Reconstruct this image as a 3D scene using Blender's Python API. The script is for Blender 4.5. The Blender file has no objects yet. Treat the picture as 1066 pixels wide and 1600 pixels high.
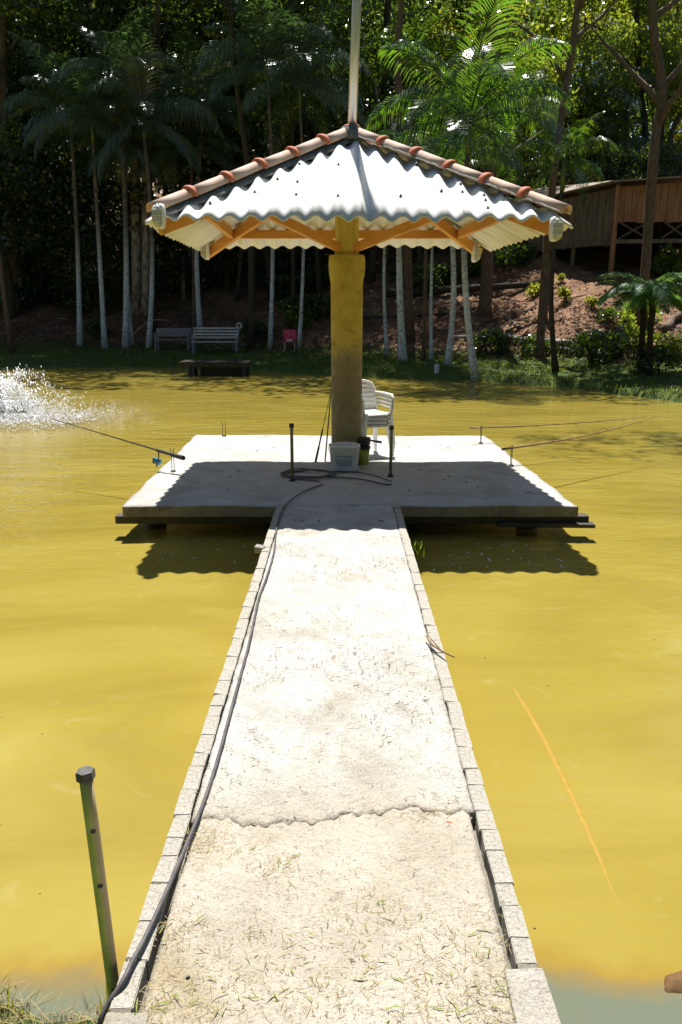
import bpy, bmesh, math, random
import numpy as np
from mathutils import Vector, Matrix
rnd = random.Random(7)
rs = np.random.RandomState(11)
R = math.radians
sc = bpy.context.scene
col = sc.collection

# ---------------------------------------------------------------- camera, world, sun, exposure
PITCH = math.atan(312/1220)
CAMZ = 1.9
cam = bpy.data.cameras.new('camera')
cam_o = bpy.data.objects.new('camera', cam); col.objects.link(cam_o)
cam.sensor_fit = 'VERTICAL'; cam.sensor_height = 24; cam.lens = 24*1220/1600
cam.clip_start = .05; cam.clip_end = 3000
cam_o.location = (0, 0, CAMZ); cam_o.rotation_euler = (math.pi/2-PITCH, 0, 0)
sc.camera = cam_o
SUN_DIR = Vector((-.02, .445, 1)).normalized()          # towards the sun
sun_el = math.asin(SUN_DIR.z); sun_az = math.atan2(SUN_DIR.x, SUN_DIR.y)
w = bpy.data.worlds.new('World'); sc.world = w; w.use_nodes = True
nt = w.node_tree; nt.nodes.clear()
sky = nt.nodes.new('ShaderNodeTexSky'); sky.sky_type = 'NISHITA'; sky.sun_disc = False
sky.sun_elevation = sun_el; sky.sun_rotation = sun_az; sky.air_density = 1.0; sky.dust_density = .6
bg = nt.nodes.new('ShaderNodeBackground'); bg.inputs[1].default_value = .058
wo = nt.nodes.new('ShaderNodeOutputWorld')
nt.links.new(sky.outputs[0], bg.inputs[0]); nt.links.new(bg.outputs[0], wo.inputs[0])
sl = bpy.data.lights.new('sun', 'SUN'); sl.energy = 4.8; sl.angle = R(.55); sl.color = (1, .965, .9)
so = bpy.data.objects.new('sun', sl); col.objects.link(so)
so.rotation_euler = SUN_DIR.to_track_quat('Z', 'Y').to_euler()
sc.view_settings.view_transform = 'Standard'; sc.view_settings.look = 'None'
sc.view_settings.gamma = 1; sc.view_settings.use_curve_mapping = False
sc.view_settings.exposure = .93
sc.render.engine = 'CYCLES'
sc.cycles.max_bounces = 7; sc.cycles.diffuse_bounces = 4; sc.cycles.glossy_bounces = 3
sc.cycles.transmission_bounces = 4; sc.cycles.caustics_reflective = False; sc.cycles.caustics_refractive = False
sc.cycles.sample_clamp_indirect = 6; sc.cycles.use_denoising = True

# ---------------------------------------------------------------- picture measures -> world points
def ray(px, py):
    b = -(py-800)/1220
    return Vector(((px-533)/1220, math.cos(PITCH)+b*math.sin(PITCH), -math.sin(PITCH)+b*math.cos(PITCH)))
def at(px, py, d):                                        # world point seen at px,py at distance d north of the camera
    r = ray(px, py); return Vector((r.x*d/r.y, d, CAMZ+r.z*d/r.y))
def onz(px, py, z):
    r = ray(px, py); t = (z-CAMZ)/r.z; return Vector((r.x*t, r.y*t, z))

# ---------------------------------------------------------------- terrain
SX = [-400, -60, -30, -12, -7.7, -3, 1.3, 3.8, 5.6, 6.5, 7.3, 9, 12, 20, 400]
SY = [28, 28, 29, 27.9, 28.2, 26.4, 23.3, 22.0, 20.8, 18.4, 16.6, 14.5, 12, 7, 5]
BX = [-400, -40, -12, -3, 2, 6, 8, 30, 400]
BY = [36, 36, 34, 31, 27.8, 25.5, 22.8, 21, 21]
def shore(x): return np.interp(x, SX, SY) + .18*np.sin(x*2.1) + .12*np.sin(x*5.3+1)
def ground(x, y):
    x = np.asarray(x, float); y = np.asarray(y, float)
    s = y-shore(x); yb = np.interp(x, BX, BY); wd = np.maximum(yb-shore(x), 1)
    t = np.clip(s/.35, 0, 1); z = -.5+.62*(t*t*(3-2*t))
    z = z + .38*np.clip((s-.3)/wd, 0, 1)
    u = np.maximum(y-yb, 0)
    hill = .33*np.minimum(u, 11)+.30*np.clip(u-11, 0, 40)+.1*np.clip(u-51, 0, 300)
    bump = (np.sin(x*1.3+y*.7)+np.sin(x*.61-y*1.1+2)+.6*np.sin(x*3.1+y*2.3)+.4*np.sin(x*5.7-y*4.9)+.3*np.sin(x*9.1+y*7.7))
    z = z+hill+bump*.07*np.clip(u/3, 0, 1)+bump*.015*np.clip(s, 0, 1)
    # near bank, where the photographer stands
    e = np.where(x < 0, 1.95, 1.70)+.05*np.sin(x*4)+.03*np.sin(x*11+1); n = np.clip((e-y)/.22, 0, 1)
    nb = -.5+.55*(n*n*(3-2*n))+.01*np.sin(x*23+y*17)
    z = np.where(y < 3, nb, z)
    side = np.clip((np.abs(x+6)-32)/3, 0, 1)              # the pond closes to the left and right, out of the frame
    z = np.where((y < shore(x)) & (y >= 3), np.maximum(z, -.5+.8*side), z)
    return z
def gz(x, y): return float(ground(x, y))
def hit(px, py):                                          # where the view ray meets the terrain
    r = ray(px, py); t = 10.
    while t < 120:
        p = Vector((0, 0, CAMZ))+r*t
        if p.z <= gz(p.x, p.y): return p
        t += .05
    return p

# ---------------------------------------------------------------- mesh helpers
class MB:
    def __init__(s): s.v = []; s.f = []
    def add(s, vs, fs):
        o = len(s.v); s.v += [tuple(v) for v in vs]; s.f += [tuple(i+o for i in f) for f in fs]; return s
    def box(s, c, d, rot=None, j=0):
        vs = []
        for z in (-1, 1):
            for x, y in ((-1, -1), (1, -1), (1, 1), (-1, 1)):
                p = Vector((x*d[0]/2+rnd.uniform(-j, j), y*d[1]/2+rnd.uniform(-j, j), z*d[2]/2+rnd.uniform(-j, j)))
                if rot is not None: p = rot @ p
                vs.append(p+Vector(c))
        return s.add(vs, [(0, 3, 2, 1), (4, 5, 6, 7), (0, 1, 5, 4), (1, 2, 6, 5), (2, 3, 7, 6), (3, 0, 4, 7)])
    def beam(s, a, b, w, h, up=(0, 0, 1)):                # square bar from a to b
        a = Vector(a); b = Vector(b); d = (b-a).normalized(); x = d.cross(Vector(up))
        if x.length < 1e-4: x = Vector((1, 0, 0))
        x.normalize(); z = x.cross(d)
        vs = [p+x*(i*w/2)+z*(k*h/2) for p in (a, b) for i, k in ((-1, -1), (1, -1), (1, 1), (-1, 1))]
        return s.add(vs, [(0, 3, 2, 1), (4, 5, 6, 7), (0, 1, 5, 4), (1, 2, 6, 5), (2, 3, 7, 6), (3, 0, 4, 7)])
    def tube(s, pts, rad, n=8, cap=True, wob=0):
        pts = [Vector(p) for p in pts]; m = len(pts)
        if not hasattr(rad, '__len__'): rad = [rad]*m
        vs = []; fs = []
        prev = None
        for i, p in enumerate(pts):
            d = (pts[min(i+1, m-1)]-pts[max(i-1, 0)]).normalized()
            x = d.orthogonal().normalized() if prev is None else (prev-d*prev.dot(d)).normalized()
            prev = x; y = d.cross(x)
            for k in range(n):
                a = 2*math.pi*k/n; r = rad[i]*(1+(rnd.uniform(-wob, wob) if wob else 0))
                vs.append(p+x*(math.cos(a)*r)+y*(math.sin(a)*r))
        for i in range(m-1):
            for k in range(n):
                fs.append((i*n+k, i*n+(k+1) % n, (i+1)*n+(k+1) % n, (i+1)*n+k))
        if cap: fs.append(tuple(range(n-1, -1, -1))); fs.append(tuple((m-1)*n+k for k in range(n)))
        return s.add(vs, fs)
    def lathe(s, prof, c=(0, 0, 0), n=24, cap=True):
        vs = []; fs = []
        for r, z in prof:
            for k in range(n):
                a = 2*math.pi*k/n; vs.append((c[0]+r*math.cos(a), c[1]+r*math.sin(a), c[2]+z))
        m = len(prof)
        for i in range(m-1):
            for k in range(n): fs.append((i*n+k, i*n+(k+1) % n, (i+1)*n+(k+1) % n, (i+1)*n+k))
        if cap: fs.append(tuple(range(n-1, -1, -1))); fs.append(tuple((m-1)*n+k for k in range(n)))
        return s.add(vs, fs)
    def mesh(s, name, m=None, smooth=False, xf=None):
        me = bpy.data.meshes.new(name)
        me.from_pydata([tuple(xf @ Vector(v)) for v in s.v] if xf else s.v, [], s.f)
        if m: me.materials.append(m)
        if smooth: me.shade_smooth()
        return me
def link(name, me, parent=None, loc=None):
    o = bpy.data.objects.new(name, me); col.objects.link(o)
    if parent: o.parent = parent
    if loc is not None: o.location = loc
    return o
def build(mb, name, m, parent=None, smooth=False, bevel=0, loc=None):
    o = link(name, mb.mesh(name, m, smooth), parent, loc)
    if bevel:
        b = o.modifiers.new('bevel', 'BEVEL'); b.width = bevel; b.segments = 2; b.limit_method = 'ANGLE'
    return o
def tag(o, label=None, cat=None, group=None, kind=None):
    if label: o['label'] = label
    if cat: o['category'] = cat
    if group: o['group'] = group
    if kind: o['kind'] = kind
    return o
def empty(name, loc, label, cat, group=None, rz=0):
    o = bpy.data.objects.new(name, None); col.objects.link(o); o.location = loc; o.rotation_euler.z = rz
    o.empty_display_size = .2
    return tag(o, label, cat, group)
def np_mesh(name, V, F, m, smooth=False):
    V = np.ascontiguousarray(V, np.float32); F = np.ascontiguousarray(F, np.int32); k = F.shape[1]
    me = bpy.data.meshes.new(name)
    me.vertices.add(len(V)); me.vertices.foreach_set('co', V.ravel())
    me.loops.add(F.size); me.loops.foreach_set('vertex_index', F.ravel())
    me.polygons.add(len(F)); me.polygons.foreach_set('loop_start', np.arange(0, F.size, k, dtype=np.int32))
    me.polygons.foreach_set('loop_total', np.full(len(F), k, np.int32))
    if smooth: me.polygons.foreach_set('use_smooth', np.ones(len(F), bool))
    me.update(calc_edges=True); me.materials.append(m); return me
def copy_tree(o, parent=None):
    c = o.copy(); col.objects.link(c)
    if parent: c.parent = parent
    for ch in list(o.children): copy_tree(ch, c)
    return c

# ---------------------------------------------------------------- materials
def new_mat(name):
    m = bpy.data.materials.new(name); m.use_nodes = True
    t = m.node_tree; t.nodes.clear(); return m, t
def nd(t, typ, **kw):
    n = t.nodes.new(typ)
    for k, v in kw.items():
        if k.startswith('i_'): n.inputs[k[2:].replace('_', ' ')].default_value = v
        else: setattr(n, k, v)
    return n
def noise(t, vec, scale, detail=4, rough=.55, dist=0):
    n = nd(t, 'ShaderNodeTexNoise'); n.inputs['Scale'].default_value = scale; n.inputs['Detail'].default_value = detail
    n.inputs['Roughness'].default_value = rough; n.inputs['Distortion'].default_value = dist
    t.links.new(vec, n.inputs['Vector']); return n.outputs['Fac']
def ramp(t, fac, stops):
    r = nd(t, 'ShaderNodeValToRGB'); e = r.color_ramp.elements
    while len(e) < len(stops): e.new(.5)
    for x, (p, c) in zip(e, stops):
        x.position = p; x.color = (c[0], c[1], c[2], 1) if hasattr(c, '__len__') else (c, c, c, 1)
    t.links.new(fac, r.inputs[0]); return r.outputs[0]
def mix(t, fac, a, b, mode='MIX'):
    m = nd(t, 'ShaderNodeMix', data_type='RGBA', blend_type=mode)
    for s, v in ((m.inputs[0], fac), (m.inputs[6], a), (m.inputs[7], b)):
        if hasattr(v, 'links'): t.links.new(v, s)
        elif hasattr(v, '__len__'): s.default_value = (v[0], v[1], v[2], 1)
        else: s.default_value = v
    return m.outputs[2]
def math_(t, op, a, b=0., c=None):
    m = nd(t, 'ShaderNodeMath', operation=op)
    for i, v in enumerate((a, b, c)):
        if v is None: continue
        if hasattr(v, 'links'): t.links.new(v, m.inputs[i])
        else: m.inputs[i].default_value = v
    return m.outputs[0]
def finish(t, colr, rough=.8, bump=None, bstr=.4, bdist=.01, spec=.5, metal=0, coat=0):
    p = nd(t, 'ShaderNodeBsdfPrincipled')
    for s, v in ((p.inputs['Base Color'], colr), (p.inputs['Roughness'], rough), (p.inputs['Metallic'], metal)):
        if hasattr(v, 'links'): t.links.new(v, s)
        elif hasattr(v, '__len__'): s.default_value = (v[0], v[1], v[2], 1)
        else: s.default_value = v
    p.inputs['Specular IOR Level'].default_value = spec
    p.inputs['Coat Weight'].default_value = coat
    if bump is not None:
        b = nd(t, 'ShaderNodeBump'); b.inputs['Strength'].default_value = bstr; b.inputs['Distance'].default_value = bdist
        t.links.new(bump, b.inputs['Height']); t.links.new(b.outputs[0], p.inputs['Normal'])
    o = nd(t, 'ShaderNodeOutputMaterial'); t.links.new(p.outputs[0], o.inputs[0]); return p
def simple(name, c1, c2=None, scale=6, rough=.7, bump=.3, bdist=.004, bscale=30, metal=0, spec=.5, stretch=None, p0=.3, p1=.7, coat=0):
    m, t = new_mat(name); tc = nd(t, 'ShaderNodeTexCoord').outputs['Object']
    if stretch:
        mp = nd(t, 'ShaderNodeMapping'); mp.inputs['Scale'].default_value = stretch
        t.links.new(tc, mp.inputs['Vector']); tc = mp.outputs[0]
    c = ramp(t, noise(t, tc, scale), [(p0, c1), (p1, c2 or c1)])
    finish(t, c, rough, noise(t, tc, bscale) if bump else None, bump, bdist, spec, metal, coat)
    return m

def concrete(name, a, b, stain, dark=.5, blend=None, bs=.9, bd=.014):
    m, t = new_mat(name); tc = nd(t, 'ShaderNodeTexCoord').outputs['Object']
    base = ramp(t, noise(t, tc, 3.2, 6, .65), [(.3, a), (.68, b)])
    if blend:
        sp = nd(t, 'ShaderNodeSeparateXYZ'); t.links.new(tc, sp.inputs[0])
        yy = math_(t, 'ADD', sp.outputs[1], math_(t, 'MULTIPLY', math_(t, 'SUBTRACT', noise(t, tc, 3.5, 7, .7), .5), 1.3))
        bm = nd(t, 'ShaderNodeMapRange'); t.links.new(yy, bm.inputs[0]); bm.inputs[1].default_value = 2.15; bm.inputs[2].default_value = 2.75
        base = mix(t, bm.outputs[0], blend, base)
    st = ramp(t, noise(t, tc, 1.7, 8, .7, .6), [(.50, 0), (.70, 1)])
    base = mix(t, math_(t, 'MULTIPLY', st, .75), base, stain)
    v = nd(t, 'ShaderNodeTexVoronoi'); v.inputs['Scale'].default_value = 95; t.links.new(tc, v.inputs['Vector'])
    pit = ramp(t, v.outputs['Distance'], [(.06, 0), (.22, 1)])
    pm = ramp(t, noise(t, tc, 21, 4, .7), [(.52, 0), (.66, 1)])
    base = mix(t, math_(t, 'MULTIPLY', math_(t, 'MULTIPLY', math_(t, 'SUBTRACT', 1, pit), pm), .8), base, (a[0]*.25, a[1]*.22, a[2]*.18))
    fine = noise(t, tc, 140, 3, .7)
    base = mix(t, dark, base, ramp(t, fine, [(.3, .45), (.55, 1)]), 'MULTIPLY')
    mp = nd(t, 'ShaderNodeMapping'); mp.inputs['Scale'].default_value = (38, 95, 60); t.links.new(tc, mp.inputs['Vector'])
    str_ = ramp(t, noise(t, mp.outputs[0], 1, 5, .75, 1.2), [(.565, 0), (.65, 1)])
    base = mix(t, math_(t, 'MULTIPLY', str_, .7), base, (a[0]*.35, a[1]*.3, a[2]*.22))
    h = math_(t, 'ADD', math_(t, 'MULTIPLY', noise(t, tc, 40, 6, .7), 1.), math_(t, 'MULTIPLY', pit, .15))
    finish(t, base, .92, h, bs, bd, .3)
    return m
M_slab = concrete('weathered_concrete', (.43, .41, .375), (.60, .58, .54), (.31, .275, .195), .65, blend=(.43, .385, .305))
M_slab2 = concrete('dirty_tan_concrete', (.38, .335, .26), (.53, .475, .39), (.33, .26, .145))
M_deck = concrete('deck_concrete', (.38, .37, .35), (.50, .49, .47), (.26, .23, .19), .4, bs=.4, bd=.004)
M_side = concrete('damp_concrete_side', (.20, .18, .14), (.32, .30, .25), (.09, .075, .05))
M_kerb = concrete('mortared_kerb', (.36, .33, .275), (.54, .51, .45), (.20, .165, .10), .7)
M_mortar = simple('grey_mortar', (.10, .10, .10), (.22, .22, .21), 14, .95, .8, .01, 60)
M_tile = simple('sunlit_clay_tile', (.58, .34, .24), (.74, .56, .45), 5, .8, .3, .003, 60)  # washed-out look of the sunlit tile tops is put into the colour
M_collar = simple('terracotta_rim', (.48, .11, .045), (.58, .18, .08), 12, .75, .3, .003, 60)
M_wood = simple('varnished_orange_timber', (.50, .20, .035), (.68, .33, .08), 3, .5, .25, .003, 25, stretch=(1, 1, 6), spec=.4)
M_post = simple('yellowed_timber_post', (.42, .30, .05), (.56, .43, .10), 4, .6, .3, .003, 30, stretch=(4, 4, .6))
M_galv = simple('galvanised_steel', (.42, .44, .46), (.62, .64, .66), 9, .38, .1, .001, 40, metal=.75, stretch=(3, 3, .5))
M_black = simple('black_plastic', (.012, .012, .013), (.03, .03, .03), 8, .5, .1, .001)
M_cable = simple('grey_rubber_cable', (.05, .045, .05), (.11, .10, .10), 20, .55, .1, .001)
M_darkwood = simple('wet_black_timber', (.018, .014, .010), (.05, .04, .03), 8, .6, .5, .006, 30)
M_white = simple('white_plastic', (.72, .73, .74), (.80, .80, .80), 3, .35, .05, .001)
M_dirtywhite = simple('scuffed_white_plastic', (.55, .56, .58), (.78, .79, .80), 7, .45, .1, .001)
M_lampglass = simple('frosted_lamp_shade', (.34, .35, .33), (.44, .45, .42), 5, .15, .05, .001)
M_lampwire = simple('white_lamp_guard', (.68, .68, .66), None, 5, .4, 0)
M_greenpot = simple('yellow_green_plastic', (.30, .30, .03), (.42, .40, .06), 7, .45, .1, .001)
M_blue = simple('blue_reel_metal', (.05, .22, .42), (.12, .40, .60), 30, .25, 0, metal=.5)
M_label = simple('faded_blue_print', (.22, .33, .46), (.40, .48, .58), 12, .5, 0)
M_pale = simple('pale_painted_slat', (.42, .44, .46), (.60, .61, .62), 9, .7, .4, .004, 30)
M_oldpaint = simple('weathered_grey_slat', (.15, .17, .20), (.30, .32, .35), 9, .8, .4, .004, 30)
M_pink = simple('pink_plastic', (.60, .03, .10), (.70, .06, .15), 5, .5, 0)
M_twig = simple('dry_twig', (.16, .10, .05), (.30, .20, .10), 20, .9, .3, .002)
M_straw = simple('dry_straw', (.24, .18, .07), (.40, .32, .15), 3, .9, 0)
M_dkstraw = simple('dark_straw', (.07, .05, .025), (.17, .12, .06), 3, .9, 0)
M_greenstraw = simple('green_grass_clippings', (.12, .17, .03), (.28, .30, .07), 3, .8, 0)
M_rod = simple('carbon_rod', (.02, .015, .012), (.06, .04, .03), 8, .35, 0)
M_bamboo = simple('brown_pole_rod', (.14, .08, .04), (.30, .20, .11), 18, .5, .1, .001)
M_cork = simple('rod_grip', (.03, .025, .022), (.05, .04, .035), 30, .8, .2, .001)
M_greenline = simple('green_rod', (.08, .30, .03), (.12, .40, .06), 8, .4, 0)
M_bark = simple('brown_bark', (.07, .045, .03), (.20, .14, .095), 7, .9, .9, .02, 18, stretch=(3, 3, .8))
M_darkbark = simple('dark_mossy_bark', (.025, .02, .014), (.075, .06, .04), 7, .9, .9, .02, 18, stretch=(3, 3, .8))
M_palebark = simple('pale_mottled_bark', (.15, .12, .10), (.42, .36, .32), 3.5, .85, .7, .015, 14, stretch=(2, 2, .8), p0=.4, p1=.6)
M_fern_bark = simple('fibrous_fern_trunk', (.012, .010, .008), (.045, .035, .025), 20, .95, 1, .03, 30)
M_redplank = simple('reddish_board', (.22, .10, .055), (.42, .23, .13), 2.5, .85, .4, .004, 25, stretch=(5, 5, .5))
M_greyplank = simple('weathered_board', (.09, .07, .05), (.24, .195, .145), 2.5, .9, .4, .004, 25, stretch=(5, 5, .5))
M_hutroof = simple('old_roof_sheet', (.16, .13, .10), (.34, .27, .20), 4, .9, .4, .006)
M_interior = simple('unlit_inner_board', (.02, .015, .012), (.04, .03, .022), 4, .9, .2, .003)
M_splash = simple('churned_white_water', (.80, .82, .84), None, 5, .15, 0, spec=.8)
M_hose = simple('algae_stained_hose', (.29, .17, .018), (.33, .22, .028), 30, .6, .1, .001, spec=.2)
M_stone = simple('pale_stone', (.20, .19, .16), (.36, .34, .29), 8, .9, .6, .01)
M_litter = simple('leaf_litter', (.10, .055, .03), (.30, .19, .12), 1.2, .8, 0)

def sheet_mat(name='fibre_cement_sheet', sc_=(9, 1, 1), DIRT_SHADE=.22):
    m, t = new_mat(name); tc = nd(t, 'ShaderNodeTexCoord').outputs['Object']
    b = ramp(t, noise(t, tc, 2.2, 6, .65), [(.3, (.72, .71, .66)), (.7, (.82, .81, .78))])
    mp = nd(t, 'ShaderNodeMapping'); mp.inputs['Scale'].default_value = sc_; t.links.new(tc, mp.inputs['Vector'])
    b = mix(t, math_(t, 'MULTIPLY', ramp(t, noise(t, mp.outputs[0], 1.3, 4, .6), [(.50, 0), (.70, 1)]), DIRT_SHADE), b, (.38, .33, .20))
    l = ramp(t, noise(t, tc, 19, 5, .7), [(.66, 0), (.74, 1)])
    b = mix(t, math_(t, 'MULTIPLY', l, .6), b, (.12, .11, .09))
    finish(t, b, .85, noise(t, tc, 90, 4), .25, .003, .3); return m
M_sheet = sheet_mat()
M_sheet_side = sheet_mat('streaked_fibre_cement_sheet', (1, 10, 1), .6)  # strong streaks stand in for shading missing along the corrugations

def column_mat():
    m, t = new_mat('stained_bounce_tinted_pipe'); tc = nd(t, 'ShaderNodeTexCoord').outputs['Object']
    sp = nd(t, 'ShaderNodeSeparateXYZ'); t.links.new(tc, sp.inputs[0])
    n = noise(t, tc, 4, 6, .65)
    up = ramp(t, n, [(.3, (.36, .27, .05)), (.7, (.56, .45, .12))])  # yellow bounce off the pond is put into the upper colour
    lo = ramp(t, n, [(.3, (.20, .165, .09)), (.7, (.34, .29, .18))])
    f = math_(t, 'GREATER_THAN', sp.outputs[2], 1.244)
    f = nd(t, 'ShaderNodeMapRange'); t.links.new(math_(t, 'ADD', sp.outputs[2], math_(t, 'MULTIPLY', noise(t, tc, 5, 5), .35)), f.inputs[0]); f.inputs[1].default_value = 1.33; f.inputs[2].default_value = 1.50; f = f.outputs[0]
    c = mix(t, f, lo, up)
    bl = ramp(t, noise(t, tc, 9, 6, .75, 1), [(.56, 0), (.68, 1)])
    c = mix(t, math_(t, 'MULTIPLY', bl, .6), c, (.10, .08, .03))
    finish(t, c, .85, noise(t, tc, 45, 5, .7), .5, .004, .3); return m
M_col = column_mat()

def trunk_mat():                                          # palm trunk, whitewashed to about head height and above
    m, t = new_mat('whitewashed_palm_trunk'); tc = nd(t, 'ShaderNodeTexCoord').outputs['Object']
    sp = nd(t, 'ShaderNodeSeparateXYZ'); t.links.new(tc, sp.inputs[0])
    bark = ramp(t, noise(t, tc, 9, 5), [(.3, (.06, .05, .04)), (.7, (.20, .17, .14))])
    paint = ramp(t, noise(t, tc, 5, 5), [(.3, (.48, .54, .62)), (.7, (.66, .71, .76))])
    fl = ramp(t, noise(t, tc, 13, 6, .8, .5), [(.52, 1), (.60, 0)])
    oi = nd(t, 'ShaderNodeObjectInfo')
    hgt = math_(t, 'ADD', 3.5, math_(t, 'MULTIPLY', oi.outputs['Random'], .9))
    hm = nd(t, 'ShaderNodeMapRange'); t.links.new(math_(t, 'SUBTRACT', hgt, sp.outputs[2]), hm.inputs[0])
    hm.inputs[1].default_value = -1.; hm.inputs[2].default_value = 1.2
    f = math_(t, 'MULTIPLY', fl, hm.outputs[0])
    c = mix(t, f, bark, paint)
    wv = nd(t, 'ShaderNodeTexWave', bands_direction='Z'); wv.inputs['Scale'].default_value = 3.5; wv.inputs['Distortion'].default_value = 1.5
    t.links.new(tc, wv.inputs['Vector'])
    finish(t, c, .85, wv.outputs['Fac'], .4, .01, .3); return m
M_palm = trunk_mat()

def leaf_mat(name, c1, c2, trans, tw=.4, rough=.35, patch=.35, spec=.5):
    m, t = new_mat(name); g = nd(t, 'ShaderNodeNewGeometry')
    r = g.outputs['Random Per Island']
    c = ramp(t, r, [(0, c1), (1, c2)])
    n = noise(t, g.outputs['Position'], patch, 3)
    c = mix(t, ramp(t, n, [(.35, 0), (.65, .6)]), c, (c1[0]*.6, c1[1]*.6, c1[2]*.7))
    p = nd(t, 'ShaderNodeBsdfPrincipled'); t.links.new(c, p.inputs['Base Color'])
    p.inputs['Roughness'].default_value = rough; p.inputs['Specular IOR Level'].default_value = spec
    tr = nd(t, 'ShaderNodeBsdfTranslucent')
    tcx = mix(t, r, trans, (trans[0]*1.3, trans[1]*.85, trans[2]))
    t.links.new(tcx, tr.inputs[0])
    mx = nd(t, 'ShaderNodeMixShader'); mx.inputs[0].default_value = tw
    t.links.new(p.outputs[0], mx.inputs[1]); t.links.new(tr.outputs[0], mx.inputs[2])
    o = nd(t, 'ShaderNodeOutputMaterial'); t.links.new(mx.outputs[0], o.inputs[0]); return m
M_leaf_dark = leaf_mat('glossy_dark_leaf', (.026, .056, .016), (.060, .100, .028), (.14, .28, .02), .38, .25, spec=.9)
M_leaf_mid = leaf_mat('sunlit_leaf', (.04, .085, .012), (.10, .15, .028), (.32, .50, .035), .48, .28)
M_leaf_lite = leaf_mat('yellow_green_leaf', (.07, .11, .015), (.15, .19, .03), (.46, .58, .05), .52, .32)
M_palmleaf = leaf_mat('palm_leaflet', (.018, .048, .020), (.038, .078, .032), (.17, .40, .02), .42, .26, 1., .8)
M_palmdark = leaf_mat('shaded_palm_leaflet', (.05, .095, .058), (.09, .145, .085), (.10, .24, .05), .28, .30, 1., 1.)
M_fernleaf = leaf_mat('fern_leaf', (.06, .16, .055), (.13, .24, .09), (.20, .42, .07), .38, .45, 1., .35)
M_grass = leaf_mat('bank_grass', (.05, .10, .015), (.12, .19, .03), (.28, .42, .04), .4, .4, .8)

def terrain_mat():
    m, t = new_mat('hillside_soil'); g = nd(t, 'ShaderNodeNewGeometry'); P = g.outputs['Position']
    sp = nd(t, 'ShaderNodeSeparateXYZ'); t.links.new(P, sp.inputs[0])
    soil = ramp(t, noise(t, P, 1.1, 8, .7), [(.28, (.10, .05, .028)), (.5, (.26, .14, .08)), (.72, (.44, .27, .18))])
    lit = ramp(t, noise(t, P, 7, 6, .75), [(.42, 0), (.60, 1)])
    soil = mix(t, math_(t, 'MULTIPLY', lit, .6), soil, (.075, .045, .03))
    grass = ramp(t, noise(t, P, 3, 6, .7), [(.3, (.045, .075, .018)), (.7, (.12, .16, .04))])
    z = math_(t, 'ADD', sp.outputs[2], math_(t, 'MULTIPLY', math_(t, 'SUBTRACT', noise(t, P, 1.4, 5), .5), .9))
    mr = nd(t, 'ShaderNodeMapRange'); t.links.new(z, mr.inputs[0]); mr.inputs[1].default_value = .5; mr.inputs[2].default_value = .75
    c = mix(t, mr.outputs[0], grass, soil)
    finish(t, c, .95, noise(t, P, 9, 8, .75), .9, .05, .2); return m
M_ground = terrain_mat()

def water_mat():
    m, t = new_mat('murky_pond_water'); g = nd(t, 'ShaderNodeNewGeometry'); P = g.outputs['Position']
    sp = nd(t, 'ShaderNodeSeparateXYZ'); t.links.new(P, sp.inputs[0])
    mp = nd(t, 'ShaderNodeMapping'); mp.inputs['Scale'].default_value = (.5, 1.1, 1); t.links.new(P, mp.inputs['Vector'])
    c = ramp(t, noise(t, mp.outputs[0], .9, 4, .55, .8), [(.25, (.215, .160, .026)), (.5, (.268, .206, .036)), (.78, (.315, .252, .056))])
    # grey-green water along the near bank with an orange-brown seam
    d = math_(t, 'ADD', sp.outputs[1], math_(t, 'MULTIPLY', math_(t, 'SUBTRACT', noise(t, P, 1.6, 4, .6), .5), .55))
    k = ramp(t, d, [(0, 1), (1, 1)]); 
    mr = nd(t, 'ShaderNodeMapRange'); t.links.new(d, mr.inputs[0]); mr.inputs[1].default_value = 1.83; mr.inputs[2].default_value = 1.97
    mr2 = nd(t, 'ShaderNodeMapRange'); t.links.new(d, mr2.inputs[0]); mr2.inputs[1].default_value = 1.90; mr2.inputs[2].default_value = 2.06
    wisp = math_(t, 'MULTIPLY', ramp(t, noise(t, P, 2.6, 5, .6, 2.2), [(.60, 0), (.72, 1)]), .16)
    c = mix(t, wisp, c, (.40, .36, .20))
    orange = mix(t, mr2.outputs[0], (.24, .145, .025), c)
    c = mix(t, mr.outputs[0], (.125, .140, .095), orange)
    # ripples
    m2 = nd(t, 'ShaderNodeMapping'); m2.inputs['Scale'].default_value = (1.0, 2.6, 1); t.links.new(P, m2.inputs['Vector'])
    far = nd(t, 'ShaderNodeMapRange'); t.links.new(sp.outputs[1], far.inputs[0]); far.inputs[1].default_value = 3.; far.inputs[2].default_value = 16
    far.inputs[3].default_value = .12; far.inputs[4].default_value = 1
    h = math_(t, 'ADD', math_(t, 'MULTIPLY', noise(t, m2.outputs[0], 1.8, 3, .5, .3), 1.), math_(t, 'MULTIPLY', noise(t, m2.outputs[0], 7, 3, .6, .5), .32))
    h = math_(t, 'MULTIPLY', h, far.outputs[0])
    dist = nd(t, 'ShaderNodeVectorMath', operation='DISTANCE'); t.links.new(P, dist.inputs[0]); dist.inputs[1].default_value = (-6.5, 14.6, 0)
    ch = nd(t, 'ShaderNodeMapRange'); t.links.new(dist.outputs['Value'], ch.inputs[0]); ch.inputs[1].default_value = 4.5; ch.inputs[2].default_value = .5
    h2 = math_(t, 'MULTIPLY', noise(t, P, 11, 4, .7), math_(t, 'MULTIPLY', ch.outputs[0], 1.6))
    h = math_(t, 'ADD', h, h2)
    p = finish(t, c, .06, h, 1., .05, .5)
    p.inputs['IOR'].default_value = 1.33
    return m
M_water = water_mat()

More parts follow.
